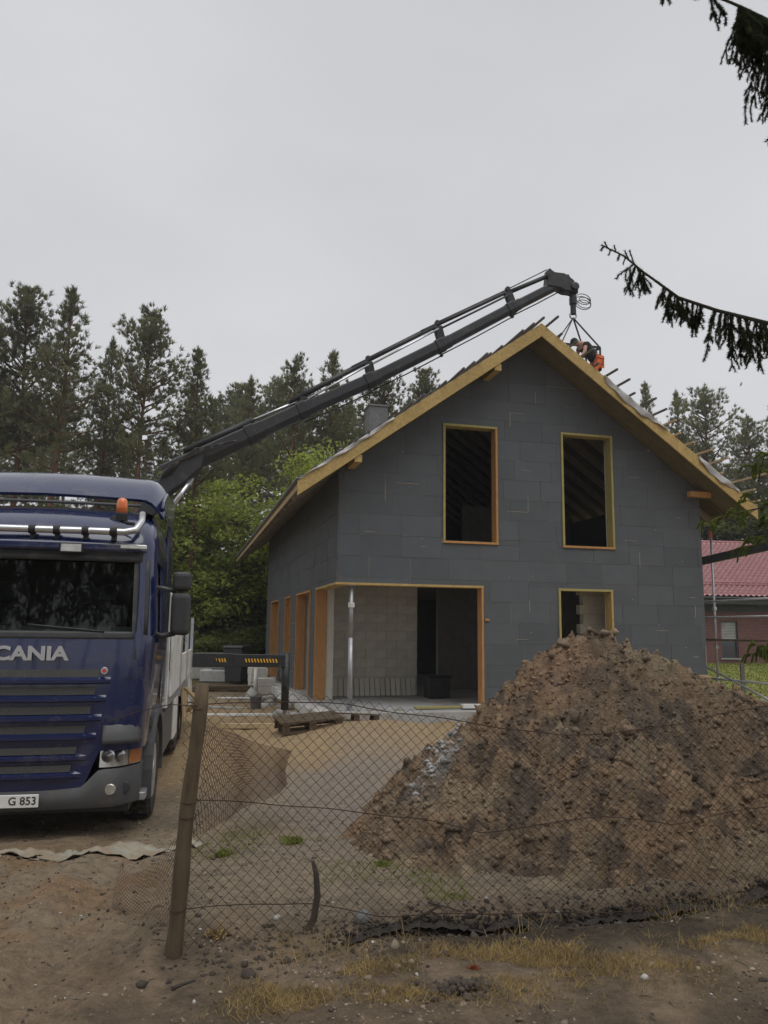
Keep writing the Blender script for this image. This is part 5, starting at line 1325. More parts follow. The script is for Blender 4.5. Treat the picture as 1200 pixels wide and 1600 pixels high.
# tiled slope: rolls across, steps down
rows, dx = 20, .075
RX = 4.2; run = 6.3
nxs = np.arange(-9.4, 8.3, dx); V = []; F = []
for i in range(rows):
    for k in (0, 1):
        t = (i + k) / rows
        y = -.70 + run * t - (.07 if k == 0 else 0); z = EZ + (RZ2 - EZ) * t + (.10 if k == 0 else .0)
        xm = 8.25 + (RX - 8.25) * t
        xx = np.minimum(nxs, xm)
        zz = z + .045 * np.cos(xx * 2 * np.pi / .30) + .01 * (k == 0)
        V.append(np.stack([xx, np.full_like(xx, y) + .0 * xx, zz], 1))
V = np.array(V); m_ = len(nxs)
for a in range(2 * rows - 1):
    I = np.arange(m_ - 1); F.append(np.stack([a * m_ + I, a * m_ + I + 1, (a + 1) * m_ + I + 1, (a + 1) * m_ + I], 1))
tag(mobj('roof_tiles', npmesh('roof_tiles', V.reshape(-1, 3), np.concatenate(F), M['tile'], False), NH), None, None, None, 'stuff')
MB().poly([(8.25, -.7, EZ), (8.25, 12, EZ), (RX, run - .7, RZ2)]).poly([(RX, run - .7, RZ2), (8.25, 12, EZ), (-9.4, 12, EZ), (-9.4, run - .7, RZ2)]).build('rear_roof', M['tile'], NH)
MB().tube([(-9.4, run - .7, RZ2 + .05), (RX, run - .7, RZ2 + .05)], .11, 8).build('ridge_tiles', M['tile'], NH, True)
MB().tube([(RX, run - .7, RZ2 + .05), (8.25, -.7, EZ + .05)], .10, 8).build('hip_tiles', M['tile'], NH, True)
MB().box(-3.2, -1.6, run - 1.3, run - .5, RZ2 - .3, RZ2 + .55).build('chimney', M['brick'], NH)
t_ = .62; yy_ = -.7 + run * t_; zz_ = EZ + (RZ2 - EZ) * t_
MB().box(-1.35, -.55, yy_ - .35, yy_ + .35, zz_ + .05, zz_ + .28).build('roof_vent', M['white'], NH, bevel=.02)
t_ = .16; yy_ = -.7 + run * t_; zz_ = EZ + (RZ2 - EZ) * t_ + .16
sg = MB().tube([(-9, yy_, zz_), (6.6, yy_, zz_)], .035, 6).tube([(-9, yy_, zz_ + .14), (6.6, yy_, zz_ + .14)], .035, 6)
for x in np.arange(-9, 6.6, .8): sg.tube([(x, yy_, zz_ - .2), (x, yy_, zz_ + .16)], .03, 5)
sg.build('snow_guard', M['tile'], NH)

# ================================================================== SCAFFOLD at the right wall
scf = empty('scaffold', HW(10.15, .3, 0), YAW); tag(scf, 'scaffold of thin steel tubes beside the right wall of the unfinished house', 'scaffold')
def S_(u, v, z): return Vector((u - 10.15, v - .3, z))
def tubo(name, a, b, r=.024, m='steel'):
    r *= 1.25
    return MB().tube([S_(*a), S_(*b)], r, 8).build(name, M[m], scf, True)
g0 = gh(*HW(10.15, .3, 0)[:2])
tubo('upright', (10.15, .3, g0), (10.15, .3, 4.95)); MB().tube([S_(10.15, .3, 4.62), S_(10.15, .3, 4.80)], .034, 8).build('red_band', M['red'], scf)
tubo('upright', (10.15, -2.8, g0), (10.15, -2.8, 5.2)); tubo('upright', (10.15, 3.4, g0), (10.15, 3.4, 4.95))
for zz, r in ((2.52, .02), (2.94, .02), (.93, .022), (.52, .016)):
    tubo('ledger', (10.15, 3.5, zz), (10.15, -3.0, zz), r)
MB().box(-.06, .42, -3.2, 3.2, 1.91, 1.96).build('plank', M['wood_old'], scf)
MB().beam(S_(9.75, .9, 3.93), S_(10.3, -3.2, 4.30), .10, .20).build('steel_beam', M['black'], scf)
tubo('diagonal_brace', (9.75, .2, 1.25), (10.25, -2.9, -.05 + .15), .024)
for zz in (.93, 1.75, 2.74): MB().box(-.045, .045, -.045, .045, zz - .045, zz + .045).build('coupler', M['steel'], scf, bevel=.008)
# neighbour's plot post and rail
gp = at(1162, 1085, 24); fp_ = empty('boundary_fence', (gp.x, gp.y, gh(gp.x, gp.y)), R(-6)); tag(fp_, 'low dark post and rail fence at the edge of the lawn', 'fence')
MB().box(-.05, .05, -.05, .05, 0, 1.25).build('post', M['wood_dk'], fp_); MB().box(-3, -2.9, -.05, .05, 0, 1.25).build('post', M['wood_dk'], fp_); MB().box(2.6, 2.7, -.05, .05, 0, 1.25).build('post', M['wood_dk'], fp_)
MB().box(-3.1, 3, -.08, -.05, .10, .16).build('rail', M['wood_dk'], fp_)

# ================================================================== TREES
def tri_fans(C, D, m, l0, l1, w, spread, rs):
    """tufts: at each centre C (n,3) m thin blades within a cone round D"""
    n = len(C); d = D[:, None, :] + rs.normal(0, spread, (n, m, 3)); d /= np.linalg.norm(d, axis=2, keepdims=True)
    l = rs.uniform(l0, l1, (n, m, 1)); side = np.cross(d, rs.normal(0, 1, (n, m, 3))); side /= np.linalg.norm(side, axis=2, keepdims=True) + 1e-9
    b = C[:, None, :] + rs.normal(0, l0 * .25, (n, m, 3))
    V = np.stack([b + side * w / 2, b - side * w / 2, b + d * l], 2).reshape(-1, 3)
    return V, np.arange(len(V)).reshape(-1, 3)
def make_pine(seed, H=20., base=.42, width=2.6, dens=1.0, conic=.8):
    width *= 1.08; dens *= 1.25
    rs = np.random.RandomState(seed); rr_ = random.Random(seed); tm = MB(); bmb = MB(); C = []; D = []
    k = 14; tp = []; ph = rr_.uniform(0, 6); amp = rr_.uniform(.05, .25)
    for i in range(k): t = i / (k - 1); tp.append(Vector((amp * math.sin(t * 4 + ph), amp * math.cos(t * 3 + ph * 2), H * t)))
    tm.tube(tp, [.20 * (1 - .88 * i / (k - 1)) for i in range(k)], 8)
    def tr(z): t = z / H * (k - 1); i = min(int(t), k - 2); return tp[i].lerp(tp[i + 1], t - i)
    z = H * base
    while z < H * .985:
        t = (z / H - base) / (1 - base)
        prof = (1 - t) ** conic * (.35 + .65 * min(1, (t + .08) / .3)) * 1.15 + .05
        nbr = rr_.randint(3, 5) if t > .25 else rr_.randint(1, 4)
        a0 = rr_.uniform(0, 6.28)
        for b in range(nbr):
            a = a0 + 6.28 * b / nbr + rr_.uniform(-.5, .5); L = width * prof * rr_.uniform(.32, 1.28)
            if t < .75 and rr_.random() < .16: continue
            el = R(8 + 42 * t + rr_.uniform(-12, 14)); p = tr(z); d = Vector((math.cos(a) * math.cos(el), math.sin(a) * math.cos(el), math.sin(el)))
            pts = [p]; q = p.copy(); dd_ = d.copy(); ns = 5
            for s in range(ns): q = q + dd_ * (L / ns); dd_ = (dd_ + Vector((0, 0, .10))).normalized(); pts.append(q.copy())
            bmb.tube(pts, [max(.008, .045 * (1 - s / ns) * (L / 2.5 + .3)) for s in range(ns + 1)], 4, False)
            nt = max(4, int(L * 9 * dens))
            for s in range(nt):
                f = .30 + .70 * (s + rr_.random()) / nt; i = min(int(f * ns), ns - 1); c = pts[i].lerp(pts[i + 1], f * ns - i)
                spread = .42 * (1.15 - .55 * f) * min(1, L / 1.6)
                c = c + Vector((rr_.gauss(0, spread), rr_.gauss(0, spread), rr_.gauss(.04, spread * .42)))
                C.append(c); D.append(Vector((d.x * .55, d.y * .55, .65 + .5 * t)))
        z += rr_.uniform(.34, .62) * (1 - .35 * t)
    for s in range(7): C.append(tr(H * (.955 + .008 * s))); D.append(Vector((0, 0, 1.4)))
    C = np.array([list(c) for c in C]); D = np.array([list(c) for c in D])
    V, F = tri_fans(C, D, 14, .15, .31, .045, .45, rs)
    # join branches with trunk mesh
    off = len(tm.v); tm.v += bmb.v; tm.f += [tuple(i + off for i in f) for f in bmb.f]
    return tm.mesh('pine_trunk', M['bark_p'], True), npmesh('pine_crown', V, F, M['needle'])
PINES = [make_pine(1, base=.46, width=2.9, conic=.62), make_pine(2, base=.52, width=2.7, conic=.55), make_pine(3, base=.46, width=2.4, conic=1.0), make_pine(4, base=.60, width=2.6, conic=.52, dens=.85), make_pine(5, base=.45, width=2.4, conic=.95, dens=.75), make_pine(6, base=.42, width=3.0, conic=.66)]
def put_pine(px, py, Y, k, label, group=None, sx=1.0, rz=None):
    p = at(px, py, Y); z0 = gh(p.x, Y) - .05; s = (p.z - z0) / 20.0
    e = empty('pine_tree', (p.x, Y, z0), random.uniform(0, 6.28) if rz is None else rz); e.scale = (s * sx, s * sx, s)
    mobj('trunk', PINES[k][0], e); mobj('crown', PINES[k][1], e)
    return tag(e, label, 'tree', group)
for px, py, Y, k, sx, lb in [
    (-25, 470, 37, 0, 1.1, 'dark pine cut by the left edge of the picture'), (45, 455, 38, 1, 1.15, 'broad crowned pine above the left of the truck cab'),
    (106, 452, 36, 2, 1.25, 'tallest pointed pine above the truck roof'), (172, 530, 41, 4, 1.0, 'thin see through pine between two bigger pines above the cab'),
    (238, 492, 38, 1, 1.15, 'pine with a ragged windswept crown right above the cab corner'), (312, 548, 40, 2, 1.15, 'pine standing above the root of the crane boom'),
    (388, 590, 45, 4, 1.1, 'slender pine behind the lower boom'), (466, 562, 42, 5, 1.0, 'bushy pine directly behind the boom bracket'), (526, 550, 42, 2, 1.15, 'pointed pine crossed by the middle of the boom'),
    (600, 588, 46, 3, 1.2, 'pine seen between the boom and the left roof edge'), (664, 582, 48, 1, 1.0, 'pine just above the left roof slope'),
    (1052, 612, 60, 4, 1.0, 'lighter pine rising over the right roof slope'), (1098, 610, 57, 3, 1.25, 'broad pine right of the roof battens'), (1172, 655, 60, 0, 1.1, 'pine above the neighbouring red roof'), (1215, 625, 57, 2, 1.2, 'pine cut by the right edge of the picture'), (1010, 600, 62, 2, .9, 'small pine tip beside the upper roof battens')]:
    put_pine(px, py, Y, k, lb, None, sx)
rp = random.Random(5)
for i in range(28):
    px = -60 + i * 36 if i < 22 else 1010 + (i - 22) * 45
    Y = rp.uniform(50, 74) if px < 900 else rp.uniform(62, 80); py = rp.uniform(600, 690) if px < 740 else rp.uniform(680, 740)
    put_pine(px + rp.uniform(-9, 9), py, Y, rp.randrange(6), 'pine deep in the wood, ' + ('behind the truck cab' if px < 270 else 'behind the lower half of the boom' if px < 480 else 'behind the left roof slope' if px < 800 else 'behind the right roof edge'), 'pines deep in the wood', rp.uniform(1.1, 1.5))
# the wood goes on across the lane behind the camera; the windscreen and the blue paint mirror it
for i in range(24):
    x = -34 + i * 2.7 + rp.uniform(-.8, .8); y = rp.uniform(-20, -9); k = rp.randrange(6); s_ = rp.uniform(.75, 1.0)
    e = empty('pine_tree', (x, y, gh(x, y)), rp.uniform(0, 6)); e.scale = (s_ * 1.3, s_ * 1.3, s_); mobj('trunk', PINES[k][0], e); mobj('crown', PINES[k][1], e)
    tag(e, 'pine across the lane, mirrored in the truck windscreen', 'tree', 'pines across the lane')
# fallen / leaning pale trunk
p0 = at(366, 838, 29); p1 = at(392, 935, 29)
e = MB().tube([at(340, 770, 40.6), at(358, 842, 40.3), at(373, 885, 40.6), at(386, 925, 42), at(410, 1010, 43.5)], [.04, .08, .10, .12, .14], 8).build('leaning_tree', M['bark_pale'], None, True); tag(e, 'bare pale trunk leaning before the wood left of the house', 'tree')

def make_leafy(seed, H, rad, nclump, per, m, leaf=.12, zlo=.25, trunk=True, flat=.42):
    rs = np.random.RandomState(seed); rr_ = random.Random(seed); tm = MB()
    stems = rr_.randint(2, 4); cl_ = []
    for s in range(stems):
        a = rr_.uniform(0, 6.28); pts = [Vector((rr_.uniform(-.2, .2), rr_.uniform(-.2, .2), 0))]; q = pts[0].copy(); d = Vector((math.cos(a) * .18, math.sin(a) * .18, 1)).normalized()
        for i in range(7): q = q + d * (H * .92 / 7); d = (d + Vector((rr_.gauss(0, .12), rr_.gauss(0, .12), .1))).normalized(); pts.append(q.copy())
        tm.tube(pts, [.10 * (1 - i / 8) * H / 8 + .012 for i in range(8)], 6)
        for b in range(int(nclump / stems)):
            f = rr_.uniform(zlo, 1); i = min(int(f * 7), 6); p = pts[i].lerp(pts[i + 1], f * 7 - i); a = rr_.uniform(0, 6.28)
            L = rad * rr_.uniform(.3, 1) * math.sin(math.pi * min(.97, .12 + .80 * (1 - f) + .1)) ** .7
            c = p + Vector((math.cos(a) * L, math.sin(a) * L, rr_.uniform(-.1, .35) * L)); cl_.append((c, a))
            if L > .4: tm.tube([p, p.lerp(c, .5) + Vector((0, 0, .08 * L)), c], [.03, .02, .008], 4, False)
    C = np.array([list(c) for c, a in cl_]); n = len(C); sz = rs.uniform(.30, .62, (n, 1, 1)) * rad / 2.4
    off = rs.normal(0, 1, (n, per, 3)); off /= np.maximum(1, np.linalg.norm(off, axis=2, keepdims=True) / 1.6); off[:, :, 2] *= flat
    P = (C[:, None] + off * sz).reshape(-1, 3); k = len(P)
    # leaves spread flat-ish, drooping outward
    nrm = rs.normal(0, .55, (k, 3)); nrm[:, 2] += 1; nrm /= np.linalg.norm(nrm, axis=1, keepdims=True)
    ax = np.cross(nrm, rs.normal(0, 1, (k, 3))); ax /= np.linalg.norm(ax, axis=1, keepdims=True); bx_ = np.cross(nrm, ax); l = rs.uniform(.6, 1.2, (k, 1)) * leaf
    V = np.stack([P - ax * l, P + bx_ * l * .55 - nrm * l * .1, P + ax * l, P - bx_ * l * .55 - nrm * l * .1], 1).reshape(-1, 3)
    return tm.mesh('leafy_trunk', M['bark_d'], True), npmesh('leafy_crown', V, np.arange(4 * k).reshape(k, 4), m)
LF = [make_leafy(31, 8, 2.6, 150, 70, M['leaf'], leaf=.11), make_leafy(32, 8, 2.4, 135, 70, M['leaf'], leaf=.11), make_leafy(33, 8, 2.8, 170, 80, M['leaf_dk'], zlo=.1), make_leafy(34, 3, 1.6, 80, 80, M['leaf_dk'], zlo=.05, leaf=.10)]
def put_leafy(px, py, Y, k, H0, label, name='broadleaf_tree', sx=1.0, group=None):
    p = at(px, py, Y); z0 = gh(p.x, Y) - .05; s = (p.z - z0) / H0; e = empty(name, (p.x, Y, z0), random.uniform(0, 6.28)); e.scale = (s * sx, s * sx, s)
    mobj('trunk', LF[k][0], e); mobj('crown', LF[k][1], e); return tag(e, label, 'tree' if name == 'broadleaf_tree' else 'bush', group)
put_leafy(318, 750, 41, 0, 8, 'bright green broadleaf tree right behind the truck cab', sx=.95)
put_leafy(372, 725, 43, 1, 8, 'bright green broadleaf tree reaching up to the crane boom', sx=.95)
put_leafy(405, 850, 44, 0, 8, 'fresh green tree beside the far left corner of the house', sx=1.0)
put_leafy(520, 690, 38, 1, 8, 'leafy tree top showing over the left eaves', sx=.75)
put_leafy(555, 665, 37, 0, 8, 'yellow green tree top beside the chimney', sx=.6)
put_leafy(300, 790, 46, 2, 8, 'dark leaved tree in the shade behind the cab mirror', sx=1.2)
put_leafy(400, 800, 45, 2, 8, 'dark green tree filling the gap left of the house', sx=1.4)
for i in range(10):
    px = -20 + i * 52; put_leafy(px, rp.uniform(900, 950) if px > 240 else rp.uniform(760, 900), rp.uniform(42, 50), 2, 8, 'dark undergrowth tree among the pine trunks', sx=1.5, group='undergrowth among the pines')
for i, px in enumerate((1120, 1165, 1210, 1260)): put_leafy(px, 760 + 25 * (i % 2), 60, 2, 8, 'dark tree behind the red tiled roof', sx=1.3, group='trees behind the red roof')
for i in range(9): put_leafy(270 + i * 22, rp.uniform(975, 1000), rp.uniform(36, 41), 3, 3, 'low dark bush along the edge of the wood', 'bush', 1.3, 'bushes at the edge of the wood')

# things lying at the edge of the wood
def gput(o, px, py, Y, rz=0): p = at(px, py, Y); o.location = (p.x, Y, gh(p.x, Y)); o.rotation_euler = (0, 0, rz); return o
b = empty('wheeled_bin'); MB().prism([(-.24, -.26, .06), (.24, -.26, .06), (.29, -.33, 1.0), (-.29, -.33, 1.0)], (0, .62, 0)).build('body', M['plastic_dk'], b, bevel=.02)
MB().prism([(-.31, -.38, 1.0), (.31, -.38, 1.0), (.29, -.30, 1.07), (-.29, -.30, 1.07)], (0, .74, 0)).build('lid', M['plastic_dk'], b, bevel=.02)
for x in (-.24, .24): MB().lathe([(.1, -.03), (.1, .03)], (x, .36, .1), 'X', 12).build('wheel', M['rubber'], b)
b.scale = (1.35, 1.35, 1.35); gput(b, 370, 1040, 31, R(-12)); tag(b, 'dark wheeled bin standing at the edge of the wood', 'bin')
e = MB().box(-.8, .8, -.4, .4, 0, 1.05).build('wrapped_stack', M['clay'], None, bevel=.05); gput(e, 333, 1040, 33, R(8)); tag(e, 'grey brown wrapped stack left of the dark bin', 'stack')
e = MB().box(-.9, .9, -.4, .4, 0, .5).box(-.5, .7, -.35, .35, .5, .78).build('wrapped_stack', M['concrete'], None, bevel=.06); gput(e, 352, 1045, 31.5, R(-5)); tag(e, 'low grey heap of wrapped material before the bin', 'stack')
e = MB().box(-.5, .5, -.35, .35, 0, .62).build('wrapped_stack', M['white'], None, bevel=.04); gput(e, 318, 1045, 33, R(3)); tag(e, 'pale packed box beside the truck tail', 'box')
V, F = lumps(np.array([[0, 0, 0.]]), [.75], 401, .6, .25); o = mobj('rubble_heap', npmesh('rubble_heap', V, F, M['clay'])); gput(o, 407, 1045, 32); o.location.z += .25; tag(o, 'grey rubble heap beside the far house corner', 'rubble')
pl = None
for i in range(6):
    o = MB().box(-1.5, 1.5, -.12, .12, 0, .06).build('stacked_board', M['wood_old'], None)
    p = at(372, 1062, 27.5); o.location = (p.x + .1 * (i % 3), 27.5 + .26 * (i % 2), gh(p.x, 27.5) + .07 * (i // 2)); o.rotation_euler = (0, 0, R(2 + i)); tag(o, 'brown board in the low stack below the outrigger', 'board', 'boards stacked below the outrigger')
for i in range(4):
    o = MB().box(-.9, .9, -.1, .1, 0, .05).build('stacked_board', M['wood_old'], None); p = at(318, 1062, 27.5); o.location = (p.x, 27.5 + .2 * i, gh(p.x, 27.5) + .02 + .05 * (i % 2)); o.rotation_euler = (0, 0, R(-6 + 3 * i)); tag(o, 'weathered plank in the loose pile behind the truck tail', 'plank', 'planks behind the truck tail')

# ================================================================== FOREGROUND SPRUCE
def shoot(pts, nden, nl, rs, r=.0035):
    """needled twig along pts: returns needle triangles; stem goes to stem builder"""
    P = np.array([list(p) for p in pts]); seg = np.linalg.norm(np.diff(P, axis=0), axis=1); L = seg.sum(); n = int(L * nden); t = np.sort(rs.uniform(0, L, n)); cs = np.concatenate([[0], np.cumsum(seg)])
    C = np.stack([np.interp(t, cs, P[:, i]) for i in range(3)], 1)
    i = np.clip(np.searchsorted(cs, t) - 1, 0, len(seg) - 1); d = (P[i + 1] - P[i]) / seg[i][:, None]
    rnd = rs.normal(0, 1, (n, 3)); perp = rnd - (rnd * d).sum(1, keepdims=True) * d; perp /= np.linalg.norm(perp, axis=1, keepdims=True)
    dr = perp * .85 + d * .6; dr /= np.linalg.norm(dr, axis=1, keepdims=True); side = np.cross(dr, d); side /= np.linalg.norm(side, axis=1, keepdims=True)
    l = rs.uniform(.75, 1.15, (n, 1)) * nl; w = .0021
    return np.stack([C + side * w, C - side * w, C + dr * l], 1).reshape(-1, 3)
def spruce_branch(axis, twigs, name, parent, m, rs, rad=.012, nden=1500, nl=.017, tiplen=.05):
    twigs = [(f, L * .88, fw) for f, L, fw in twigs] + [(min(.99, f + rs.normal(0, .006)), L * rs.uniform(.5, .95), fw + rs.normal(0, .1)) for f, L, fw in twigs if L > .085]
    """axis polyline; twigs: list of (fraction, length, forward) hanging shoots"""
    st = MB(); NV = []; A = [Vector(a) for a in axis]; k = len(A) - 1
    st.tube(A, [rad * (1 - .75 * i / k) for i in range(k + 1)], 6)
    NV.append(shoot(A[max(0, k // 3):], nden * .55, nl, rs))
    for f, L, fw in twigs:
        i = min(int(f * k), k - 1); p = A[i].lerp(A[i + 1], f * k - i); ad = (A[i + 1] - A[i]).normalized()
        d = (ad * fw + Vector((rs.normal(0, .12), rs.normal(0, .30), -1))).normalized(); pts = [p]; q = p.copy()
        ns = max(3, int(L / .05))
        for s in range(ns): q = q + d * (L / ns); d = (d + Vector((rs.normal(0, .05), rs.normal(0, .05), -.10 if s < ns - 2 else .05))).normalized(); pts.append(q.copy())
        st.tube(pts, [.0035 * (1 - .6 * s / ns) for s in range(ns + 1)], 4, False); NV.append(shoot(pts, nden, nl, rs))
        for s in range(1, ns + 1):
            for sg_ in (-1, 1):
                if rs.uniform() < .62:
                    l2 = rs.uniform(.5, 1.2) * tiplen; d2 = (d * .8 + Vector((sg_ * rs.uniform(.3, .8), rs.normal(0, .5), -.5))).normalized()
                    e_ = [pts[s], pts[s] + d2 * l2 * .6, pts[s] + (d2 + Vector((0, 0, -.25))).normalized() * l2]; st.tube(e_, .002, 3, False); NV.append(shoot(e_, nden * 1.1, nl * .9, rs))
    b = st.build(name, M['bark_d'], parent); V = np.concatenate(NV)
    mobj('needles', npmesh('needles', V, np.arange(len(V)).reshape(-1, 3), m), b); return b
rs = np.random.RandomState(8)
sp = empty('spruce_tree', (3.3, 3.7, gh(3.3, 3.7) - .05)); tag(sp, 'spruce reaching dark drooping branches into the picture from the right', 'tree')
def SP(p): return Vector(p) - sp.location
MB().tube([(0, 0, 0), (.05, 0, 3), (.02, .05, 6), (0, 0, 9.5)], [.17, .14, .10, .03], 12).build('trunk', M['bark_d'], sp, True)
ax = [SP((3.32, 3.7, 3.15))] + [SP(p) for p in [(2.5, 3.5, 3.33), (2.0, 3.44, 3.40)]] + [SP(at(px, py, 3.4)) for px, py in [(1200, 505), (1120, 485), (1060, 465), (1030, 443), (1005, 425), (975, 400), (940, 383)]]
# fraction along the nine segments: the frame edge is at 3/9
tw = [(f, L, fw) for f, L, fw in [(.34, .30, -.1), (.35, .22, .1), (.36, .27, 0), (.37, .20, .1), (.385, .24, .05), (.395, .25, -.05), (.41, .17, .1), (.42, .27, .2), (.435, .20, .25), (.445, .25, .35), (.40, .22, 0), (.36, .20, .2), (.425, .16, .1),
       (.50, .10, .1), (.515, .12, .0), (.53, .09, .15), (.545, .11, .0), (.56, .12, .1), (.575, .14, .1), (.59, .10, .2), (.60, .12, .25), (.63, .09, .1), (.485, .09, .2),
       (.78, .10, -.3), (.80, .09, -.2), (.82, .12, .4), (.83, .08, .9), (.79, .07, .1), (.25, .3, 0), (.2, .25, 0), (.29, .28, 0), (.31, .3, 0), (.15, .2, 0)]]
bl = spruce_branch(ax, tw, 'branch', sp, M['spruce'], rs)
# short side tips near the end
st = MB(); NV = []
for f, l, up in [(.86, .05, 1), (.88, .03, -1), (.91, .035, -1), (.93, .03, 1), (.955, .028, -1), (.97, .03, .6), (.83, .07, 1.2), (.99, .03, -.6)]:
    i = min(int(f * 9), 8); p = ax[i].lerp(ax[i + 1], f * 9 - i); d = Vector((-.35, rs.normal(0, .3), up)).normalized(); pts = [p, p + d * l * .6, p + d * l]; st.tube(pts, .0025, 4); NV.append(shoot(pts, 1600, .012, rs))
b2 = st.build('branch_tip', M['bark_d'], sp); V = np.concatenate(NV); mobj('needles', npmesh('needles', V, np.arange(len(V)).reshape(-1, 3), M['spruce']), b2)
ax2 = [SP((3.32, 3.7, 4.2)), SP((2.6, 3.3, 4.40)), SP((2.0, 3.1, 4.52))] + [SP(at(px, py, 3.0)) for px, py in [(1225, 45), (1200, 32), (1180, 22), (1160, 12), (1140, 3), (1110, -8), (1070, -22), (1020, -34)]]
tw2 = [(.47 + .012 * q_, .16 + .02 * (q_ % 5), .05 * (q_ % 3)) for q_ in range(14)] + [(.28 + .012 * q_, .30 + .03 * (q_ % 5), .0) for q_ in range(10)] + [(.30 + .0, .40, .1), (.32, .44, .1), (.34, .36, 0), (.36, .46, .12), (.38, .40, .1), (.33, .38, .05), (.40, .44, .1), (.35, .42, -.05), (.37, .30, 0), (.50, .26, .05), (.52, .30, .1), (.54, .22, .1), (.56, .28, .1), (.58, .20, .1), (.60, .24, .12), (.62, .17, .1), (.55, .26, 0), (.51, .20, 0), (.53, .24, .1), (.57, .22, .1), (.61, .20, 0), (.79, .17, .0), (.86, .05, .2), (.955, .075, .1), (.975, .06, 0), (.47, .12, 0), (.44, .10, .1), (.2, .3, 0), (.1, .3, 0), (.25, .35, 0)]
spruce_branch(ax2, tw2, 'branch', sp, M['spruce'], rs)
ax3 = [SP((3.32, 3.7, 3.7)), SP((2.6, 3.4, 3.9)), SP(at(1262, 165, 3.0)), SP(at(1225, 190, 3.0)), SP(at(1196, 222, 3.0))]
spruce_branch(ax3, [(.8, .06, .3), (.85, .05, .2), (.9, .05, .4), (.6, .1, .2), (.3, .2, 0)], 'branch', sp, M['spruce'], rs)
# young spruce with fresh tips, further back
s2 = empty('young_spruce', (5.0, 7.4, gh(5.0, 7.4))); tag(s2, 'young spruce with fresh light green tips at the right picture edge', 'tree')
def S2(p): return Vector(p) - s2.location
MB().tube([(0, 0, 0), (.02, 0, 2.5), (0, 0, 6)], [.08, .06, .01], 10).build('trunk', M['bark_d'], s2, True)
def fresh_branch(axis, seed):
    r2 = np.random.RandomState(seed); A = [Vector(a) for a in axis]; k = len(A) - 1; st = MB(); NV = []; NF = []
    st.tube(A, [.014 * (1 - .7 * i / k) for i in range(k + 1)], 5); NV.append(shoot(A, 900, .016, r2))
    for j in range(16):
        f = .30 + .70 * j / 15; i = min(int(f * k), k - 1); p = A[i].lerp(A[i + 1], f * k - i); sd = -1 if j % 2 else 1
        d = Vector((r2.uniform(-.75, .0), sd * r2.uniform(.1, .5), r2.uniform(-.25, .25))).normalized(); L = r2.uniform(.10, .20); pts = [p, p + d * L]; st.tube(pts, .003, 3, False); NV.append(shoot(pts, 1100, .015, r2))
        e0 = p + d * L
        for b_ in range(2):
            dd2 = (d + Vector((r2.normal(0, .5), r2.normal(0, .4), -.25 - .45 * b_))).normalized(); l = r2.uniform(.08, .14)
            pt = [e0, e0 + dd2 * l * .5, e0 + (dd2 + Vector((0, 0, -.6))).normalized() * l]; st.tube(pt, .006, 4); NF.append(shoot(pt, 4200, .019, r2))
    b = st.build('branch', M['bark_d'], s2); V = np.concatenate(NV); mobj('needles', npmesh('needles', V, np.arange(len(V)).reshape(-1, 3), M['leaf_dk']), b)
    V = np.concatenate(NF); mobj('fresh_tips', npmesh('fresh_tips', V, np.arange(len(V)).reshape(-1, 3), M['fresh']), b)
def w2(px, py, Y=7.0): return S2(at(px, py, Y))
fresh_branch([S2((5.0, 7.4, 3.05)), S2((4.3, 7.2, 3.2)), w2(1235, 785), w2(1195, 792), w2(1160, 800), w2(1125, 808)], 1)
fresh_branch([S2((5.0, 7.4, 3.5)), S2((4.4, 7.2, 3.6)), w2(1250, 712), w2(1215, 722), w2(1185, 730)], 2)
fresh_branch([S2((5.0, 7.4, 2.7)), S2((4.3, 7.2, 2.85)), w2(1240, 835), w2(1210, 842), w2(1188, 850)], 3)
fresh_branch([S2((5.0, 7.4, 1.7)), S2((4.4, 7.2, 1.85)), w2(1240, 1012), w2(1215, 1015), w2(1197, 1020)], 4)

# ================================================================== SMALL THINGS IN THE FOREGROUND
st = MB().tube([at(470, 1470, 4.98), at(478, 1456, 5.0), at(490, 1436, 5.0), at(496, 1400, 5.0), at(494, 1365, 5.0), at(489, 1345, 5.0)], [.024, .022, .021, .020, .017, .012], 8)
tag(st.build('bent_stick', M['bark_d'], None, True), 'bent dark stick standing in the ground at the fence', 'stick')
rs_ = random.Random(9)
def stone(px, py, Y, s, m, label, name='stone', flat=.8, seed=1):
    p = at(px, py, Y); V, F = lumps(np.array([[0, 0, 0.]]), [s], seed, flat, .16); o = mobj(name, npmesh(name, V, F, m)); o.location = (p.x, Y, gh(p.x, Y) + s * .4); return tag(o, label, 'stone')
stone(566, 1448, 5.06, .06, M['chimney'], 'angular grey concrete chunk under the fence mesh', 'concrete_chunk', 1.0, 5)
stone(1007, 1531, 4.36, .02, M['pebble'], 'round white stone in the dry grass', 'stone', .9, 6)
stone(432, 1435, 5.2, .025, M['pebble'], 'small white stone right of the fence post', 'stone', .7, 7)
p = at(716, 1553, 4.2); r3 = np.random.RandomState(44); n_ = 170; a_ = np.stack([p.x + r3.normal(0, .11, n_), p.y + r3.normal(0, .06, n_)], 1); hh_ = .05 * np.exp(-(((a_[:, 0] - p.x) / .12) ** 2 + ((a_[:, 1] - p.y) / .07) ** 2))
V, F = lumps(np.concatenate([a_, (ground_h(a_[:, 0], a_[:, 1]) + hh_ * r3.uniform(0, 1, n_))[:, None]], 1), r3.uniform(.008, .03, n_), 45)
tag(mobj('sod', npmesh('sod', V, F, mat('dark_sod', (.075, .058, .045), .97, var=.4, scale=12))), 'dark crumbled sod in the foreground grass', 'sod', None, 'stuff')
